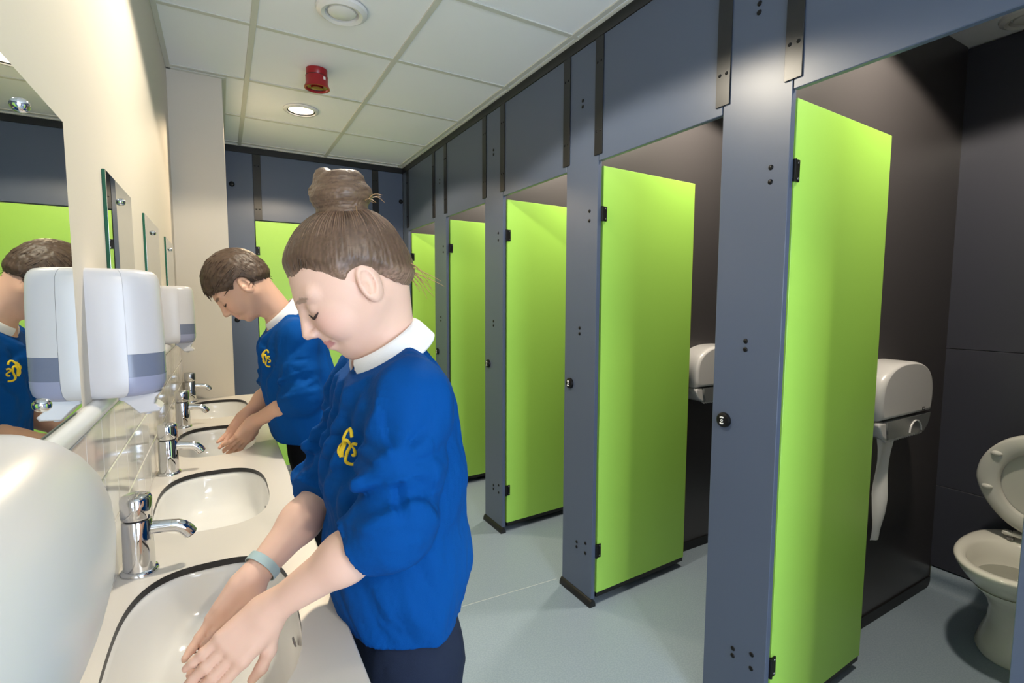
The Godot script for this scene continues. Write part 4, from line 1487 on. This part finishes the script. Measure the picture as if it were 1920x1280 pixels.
func _jumper(g: Node3D, stations: Array, left: Array, right: Array, hem: float, neck: Transform3D, sleeve: float, fold: float, cell: float, sd: int) -> MeshInstance3D:
	var nz := FastNoiseLite.new()
	nz.seed = sd
	nz.frequency = 1.0
	var sl: Vector3 = left[0]
	var el: Vector3 = left[1]
	var wl: Vector3 = left[2]
	var sr: Vector3 = right[0]
	var er: Vector3 = right[1]
	var wr: Vector3 = right[2]
	var cuff_l := el.lerp(wl, 0.27)
	var cuff_r := er.lerp(wr, 0.2)
	var trunk_only := []
	for i in stations.size() - 1:
		trunk_only.append(bar(stations[i][0], stations[i + 1][0], stations[i][1], stations[i + 1][1], Vector3(0, 0, 1), 0.04))
	var j := trunk_only.duplicate()
	j.append(cap(sl + Vector3(0, -0.01, 0), sr + Vector3(0, -0.01, 0), sleeve * 0.9, sleeve * 0.9, 0.04))
	j.append(cap(sl, sl.lerp(el, 0.5), sleeve, sleeve * 0.97, 0.03))
	j.append(cap(sl.lerp(el, 0.5), el, sleeve * 0.97, sleeve, 0.02))
	j.append(cap(el, cuff_l + (cuff_l - el) * 0.6, sleeve * 0.97, sleeve * 0.7, 0.02))
	j.append(cap(sr, er, sleeve, sleeve * 0.97, 0.03))
	j.append(cap(er, cuff_r + (cuff_r - er) * 0.6, sleeve * 0.94, sleeve * 0.7, 0.02))
	var ax := (el - sl).normalized()
	# pushed-up folds: soft rings of cloth stacked above the elbow, each tipped a little
	for s in [[sl, el, 1.0], [sr, er, -1.0]]:
		var dn: Vector3 = (s[1] - s[0]).normalized()
		for i in 4:
			var c: Vector3 = s[0].lerp(s[1], [0.46, 0.64, 0.8, 0.95][i])
			var tip := dn.rotated(Vector3(0, 0, 1), [0.5, 0.25, 0.42, 0.1][i]).rotated(Vector3(1, 0, 0), [0.15, -0.2, 0.12, -0.1][i] * s[2])
			var sx := tip.cross(Vector3(0, 0, 1)).normalized()
			var bs := Basis(sx, tip, sx.cross(tip).normalized())
			var rr: float = sleeve * [1.03, 1.1, 1.07, 1.12][i]
			j.append(ell(c + Vector3(-0.006, 0, 0.002 * s[2]), Vector3(rr, [0.022, 0.019, 0.018, 0.022][i], rr), bs, 0.009))
	var dl := (wl - el).normalized()
	var dr := (wr - er).normalized()
	var nup := neck.basis.y
	var mid: Vector3 = stations[2][0]
	var shape := func(p: Vector3, d: float) -> float:
		var arm := clampf(((p - sl).dot(el - sl)) / (el - sl).length_squared(), 0.0, 1.0)
		var near_arm := clampf(1.0 - (p.distance_to(sl.lerp(el, arm)) - sleeve * 0.8) / 0.03, 0.0, 1.0)
		var q := p - sl
		var al := q.dot(ax)
		var rd := q.dot(Vector3(-0.6, 0.2, 0.77))
		var wave := nz.get_noise_2d(al * 24.0 + rd * 10.0, rd * 7.0 + 4.0)
		var on_sleeve := fold * 0.006 * wave * smoothstep(0.15, 0.7, arm)
		var trunk := fold * 0.010 * nz.get_noise_3d(p.x * 9.0 + p.y * 2.4, p.y * 2.2, p.z * 11.0 + p.y * 3.6)
		# drawn folds from the collar over the chest
		var fx := (p.z - mid.z) + (mid.y + 0.16 - p.y) * 0.42
		if p.x < mid.x:
			trunk += fold * 0.0055 * sin(fx * 105.0 + 2.0 * nz.get_noise_2d(p.y * 8.0, 1.0)) * smoothstep(mid.y - 0.09, mid.y + 0.03, p.y) * smoothstep(mid.y + 0.185, mid.y + 0.12, p.y)
		# creases drawn from the armpit
		var pit := p - (sl + Vector3(-0.045, -0.075, 0.0))
		var pr := Vector2(pit.x, pit.y).length()
		var pa := atan2(pit.y, pit.x) + 0.2 * nz.get_noise_2d(pr * 7.0, p.z * 3.0 + 7.0)
		var pull := fold * 0.0045 * pow(0.5 + 0.5 * cos(pa * 8.0), 2.0) * smoothstep(0.01, 0.04, pr) * smoothstep(0.15, 0.06, pr)
		trunk += pull
		on_sleeve += pull
		var add := lerpf(trunk, on_sleeve, near_arm)
		d += add
		for s in [[cuff_l, dl, el], [cuff_r, dr, er]]:
			var along: float = (p - s[0]).dot(s[1])
			if along > -0.02 and along < 0.08 and p.distance_to(s[0]) < 0.1:
				d = minf(maxf(d, along), whole_dist(trunk_only, p) + add)
		d = maxf(d, hem + 0.012 * nz.get_noise_2d(p.x * 3.0, p.z * 3.0) - p.y)
		var nk := (p - neck.origin).dot(nup) + 0.012
		return maxf(d, nk) if nk > -0.06 and p.distance_to(neck.origin) < 0.12 else d
	var jm := new_skin()
	net(jm, j, cell, shape)
	jumper_field = j
	jumper_shape = shape
	return part(g, "jumper", skin_mesh(jm), M.jumper, -g.position)

func _collar_and_badge(g: Node3D, jp: Node3D, ct: Transform3D, r: Array, at: Vector3, toward: Vector3, across: Vector3) -> void:
	part(jp, "chest_lettering", badge(jumper_field, at, 0.055, toward, across, jumper_shape), M.yarn, Vector3.ZERO, "yellow embroidered letters")
	part(g, "shirt_collar", collar(ct, r[0], r[1], r[2]), M.collar, -g.position, "white polo shirt collar")

func _shoes(g: Node3D, ankles: Array) -> void:
	for a in ankles:
		var o := new_skin()
		net(o, [cap(a + Vector3(0.02, 0.045, 0), a + Vector3(-0.09, 0.034, 0), 0.042, 0.04, 0.02), cap(a + Vector3(-0.08, 0.03, 0), a + Vector3(-0.145, 0.026, 0), 0.042, 0.03, 0.02), cap(a + Vector3(0, 0.06, 0), a + Vector3(0, 0.09, 0), 0.04, 0.038, 0.02)], 0.008, func(p: Vector3, d: float) -> float: return maxf(d, 0.002 - p.y))
		part(g, "shoe", skin_mesh(o), M.black, -g.position)

func _boy() -> void:
	var g := person("boy in blue school jumper bending over the third basin", Vector3(0.28, 0, -1.94))
	var h := head_frame(Vector3(0.05, 1.432, -1.94), 50.0, -4.0)
	var hi := h.affine_inverse()
	var skin := Color(0.72, 0.43, 0.31)
	var rosy := Color(0.68, 0.30, 0.25)
	var brown := Color(0.10, 0.06, 0.04)
	var body := new_skin()
	var paint_head := func(p: Vector3, _n: Vector3) -> Color:
		var q := hi * p
		var c := skin
		var ck := Vector3((q.x - 0.066) * 0.7, q.y + 0.036, absf(q.z) - 0.04).length()
		c = c.lerp(rosy, 0.4 * clampf(1.0 - ck / 0.03, 0.0, 1.0))
		if q.x > 0.074 and Vector2((q.y + 0.0665) / 0.007, q.z / 0.02).length() < 1.0:
			c = c.lerp(rosy, 0.7)
		if q.x > 0.05 and Vector2((q.y - 0.013) / 0.005, (absf(q.z) - 0.032) / 0.019).length() < 1.0:
			c = c.lerp(brown, 0.8)
		return c
	var paint_skin := func(_p: Vector3, _n: Vector3) -> Color: return skin
	var neck := Vector3(0.172, 1.335, -1.94)
	net(body, head_prims(h, neck, 1.0), 0.004, null, paint_head)
	var sl := Vector3(0.212, 1.255, -1.812)
	var el := Vector3(0.222, 1.055, -1.79)
	var wl := Vector3(0.085, 0.955, -1.945)
	var sr := Vector3(0.205, 1.255, -2.07)
	var er := Vector3(0.165, 1.045, -2.09)
	var wr := Vector3(0.06, 0.955, -2.055)
	var limbs := [
		bar(Vector3(0.285, 0.84, -1.94), Vector3(0.245, 1.08, -1.94), Vector2(0.09, 0.13), Vector2(0.085, 0.12), Vector3(0, 0, 1)),
		bar(Vector3(0.245, 1.08, -1.94), Vector3(0.205, 1.23, -1.94), Vector2(0.085, 0.12), Vector2(0.075, 0.11), Vector3(0, 0, 1)),
		cap(sl, sr, 0.042, 0.042, 0.03), cap(Vector3(0.205, 1.25, -1.94), neck, 0.06, 0.05, 0.03),
		cap(sl, el, 0.045, 0.037), cap(sr, er, 0.045, 0.037)]
	for s in [[el, wl], [er, wr]]:
		limbs.append(cap(s[0], s[0].lerp(s[1], 0.2), 0.0345, 0.034))
	for z in [-2.015, -1.865]:
		limbs.append(cap(Vector3(0.285, 0.82, z), Vector3(0.28, 0.46, z), 0.075, 0.05, 0.03))
		limbs.append(cap(Vector3(0.28, 0.46, z), Vector3(0.3, 0.08, z), 0.05, 0.034, 0.02))
	net(body, limbs, 0.009, null, paint_skin)
	net(body, hand_prims(el, wl, Vector3(-0.62, -0.78, -0.05), Vector3(-0.55, -0.1, -0.8), 1.0, 0.22, 0.95), 0.0035, null, paint_skin)
	net(body, hand_prims(er, wr, Vector3(-0.55, -0.8, 0.3), Vector3(-0.5, -0.1, 0.85), -1.0, 0.22, 0.95), 0.0035, null, paint_skin)
	var sk := vertex_mat(0.5)
	sk.subsurf_scatter_enabled = true
	sk.subsurf_scatter_strength = 0.08
	part(g, "body", skin_mesh(body), sk, -g.position)
	# short hair
	var nz := FastNoiseLite.new()
	nz.seed = 19
	nz.frequency = 1.0
	var hair := [ell(h * Vector3(-0.01, 0.024, 0), Vector3(0.104, 0.094, 0.083), h.basis, 0.02), ell(h * Vector3(-0.05, -0.02, 0), Vector3(0.052, 0.055, 0.064), h.basis, 0.03)]
	var line := func(q: Vector3) -> float:
		return 0.5 * (q.x - 0.088) - 0.866 * (q.y - 0.04 + 0.35 * maxf(absf(q.z) - 0.05, 0.0))
	var post := func(p: Vector3, d: float) -> float:
		var q := hi * p
		d += 0.003 * nz.get_noise_3d(q.x * 45.0, q.y * 45.0, q.z * 130.0)
		var ear := Vector2(q.x + 0.006, q.y + 0.014).length() - 0.026
		d += 0.006 * smoothstep(-0.02, 0.0, line.call(q))
		return maxf(maxf(d, line.call(q) + 0.006 * nz.get_noise_2d(q.z * 80.0, 2.0)), -ear if absf(q.z) > 0.05 else -1.0)
	var paint := func(p: Vector3, _n: Vector3) -> Color:
		var q := hi * p
		var t := 0.5 + 0.6 * nz.get_noise_3d(q.x * 60.0, q.y * 60.0, q.z * 260.0)
		return Color(0.035, 0.021, 0.014).lerp(Color(0.12, 0.074, 0.048), clampf(t, 0.0, 1.0))
	var hm := new_skin()
	net(hm, hair, 0.0035, post, paint)
	var hmat := vertex_mat(0.5)
	var hp := part(g, "hair", skin_mesh(hm), hmat, -g.position, "short brown hair")
	var rng := RandomNumberGenerator.new()
	rng.seed = 77
	var st := begin()
	for i in 900:
		var u := Vector3(rng.randfn(), rng.randfn(), rng.randfn()).normalized()
		var q := Vector3(-0.01, 0.024, 0) + u * Vector3(0.101, 0.091, 0.081)
		if line.call(q) > -0.004 or (Vector2(q.x + 0.006, q.y + 0.014).length() < 0.03 and absf(q.z) > 0.05):
			continue
		var flow := (Vector3(1.0, -0.15, 0.0) - u * u.x).normalized() + u * rng.randf_range(0.12, 0.4) + Vector3(0, 0, rng.randf_range(-0.4, 0.4))
		if u.x < -0.3:
			flow = Vector3(-0.1, -1.0, 0) + u * 0.2
		var ln := rng.randf_range(0.014, 0.026)
		tube(st, [h * q, h * (q + flow * ln * 0.5), h * (q + flow * ln - u * ln * 0.12)], [0.0022, 0.0017, 0.0004], 4)
	part(hp, "hair_tufts", done(st), mat(col(72, 53, 40), 0.5)).set_meta("kind", "stuff")
	_lashes(g, h, head_prims(h, neck, 1.0))
	var ct := Transform3D(Basis(Vector3(-0.7, -0.714, 0), Vector3(-0.714, 0.7, 0), Vector3(0, 0, 1)), Vector3(0.178, 1.335, -1.94))
	var stations := [[Vector3(0.27, 0.84, -1.94), Vector2(0.118, 0.155)], [Vector3(0.252, 0.97, -1.94), Vector2(0.12, 0.155)], [Vector3(0.232, 1.1, -1.94), Vector2(0.118, 0.155)], [Vector3(0.212, 1.21, -1.94), Vector2(0.105, 0.14)], [Vector3(0.2, 1.275, -1.94), Vector2(0.08, 0.095)]]
	var jp := _jumper(g, stations, [sl, el, wl], [sr, er, wr], 0.885, ct, 0.062, 0.9, 0.0075, 23)
	jp.set_meta("label", "royal blue school jumper, sleeves pushed up")
	_collar_and_badge(g, jp, ct, [0.064, 0.062, 0.042], Vector3(0.13, 1.185, -1.86), Vector3(0.8, 0, -0.6), Vector3(0.6, 0, 0.8))
	var tr := [bar(Vector3(0.285, 0.82, -1.94), Vector3(0.275, 0.92, -1.94), Vector2(0.1, 0.14), Vector2(0.098, 0.135), Vector3(0, 0, 1), 0.03)]
	for z in [-2.015, -1.865]:
		tr.append(cap(Vector3(0.287, 0.82, z), Vector3(0.282, 0.46, z), 0.085, 0.066, 0.03))
		tr.append(cap(Vector3(0.282, 0.46, z), Vector3(0.302, 0.06, z), 0.066, 0.062, 0.03))
	var tpost := func(p: Vector3, d: float) -> float:
		d += 0.008 * nz.get_noise_3d(p.x * 8.0, p.y * 5.0, p.z * 8.0)
		return maxf(d, maxf(0.05 - p.y, p.y - 0.95))
	var tm := new_skin()
	net(tm, tr, 0.01, tpost)
	part(g, "trousers", skin_mesh(tm), M.boy_trousers, -g.position, "black trousers")
	_shoes(g, [Vector3(0.302, 0, -2.015), Vector3(0.302, 0, -1.865)])
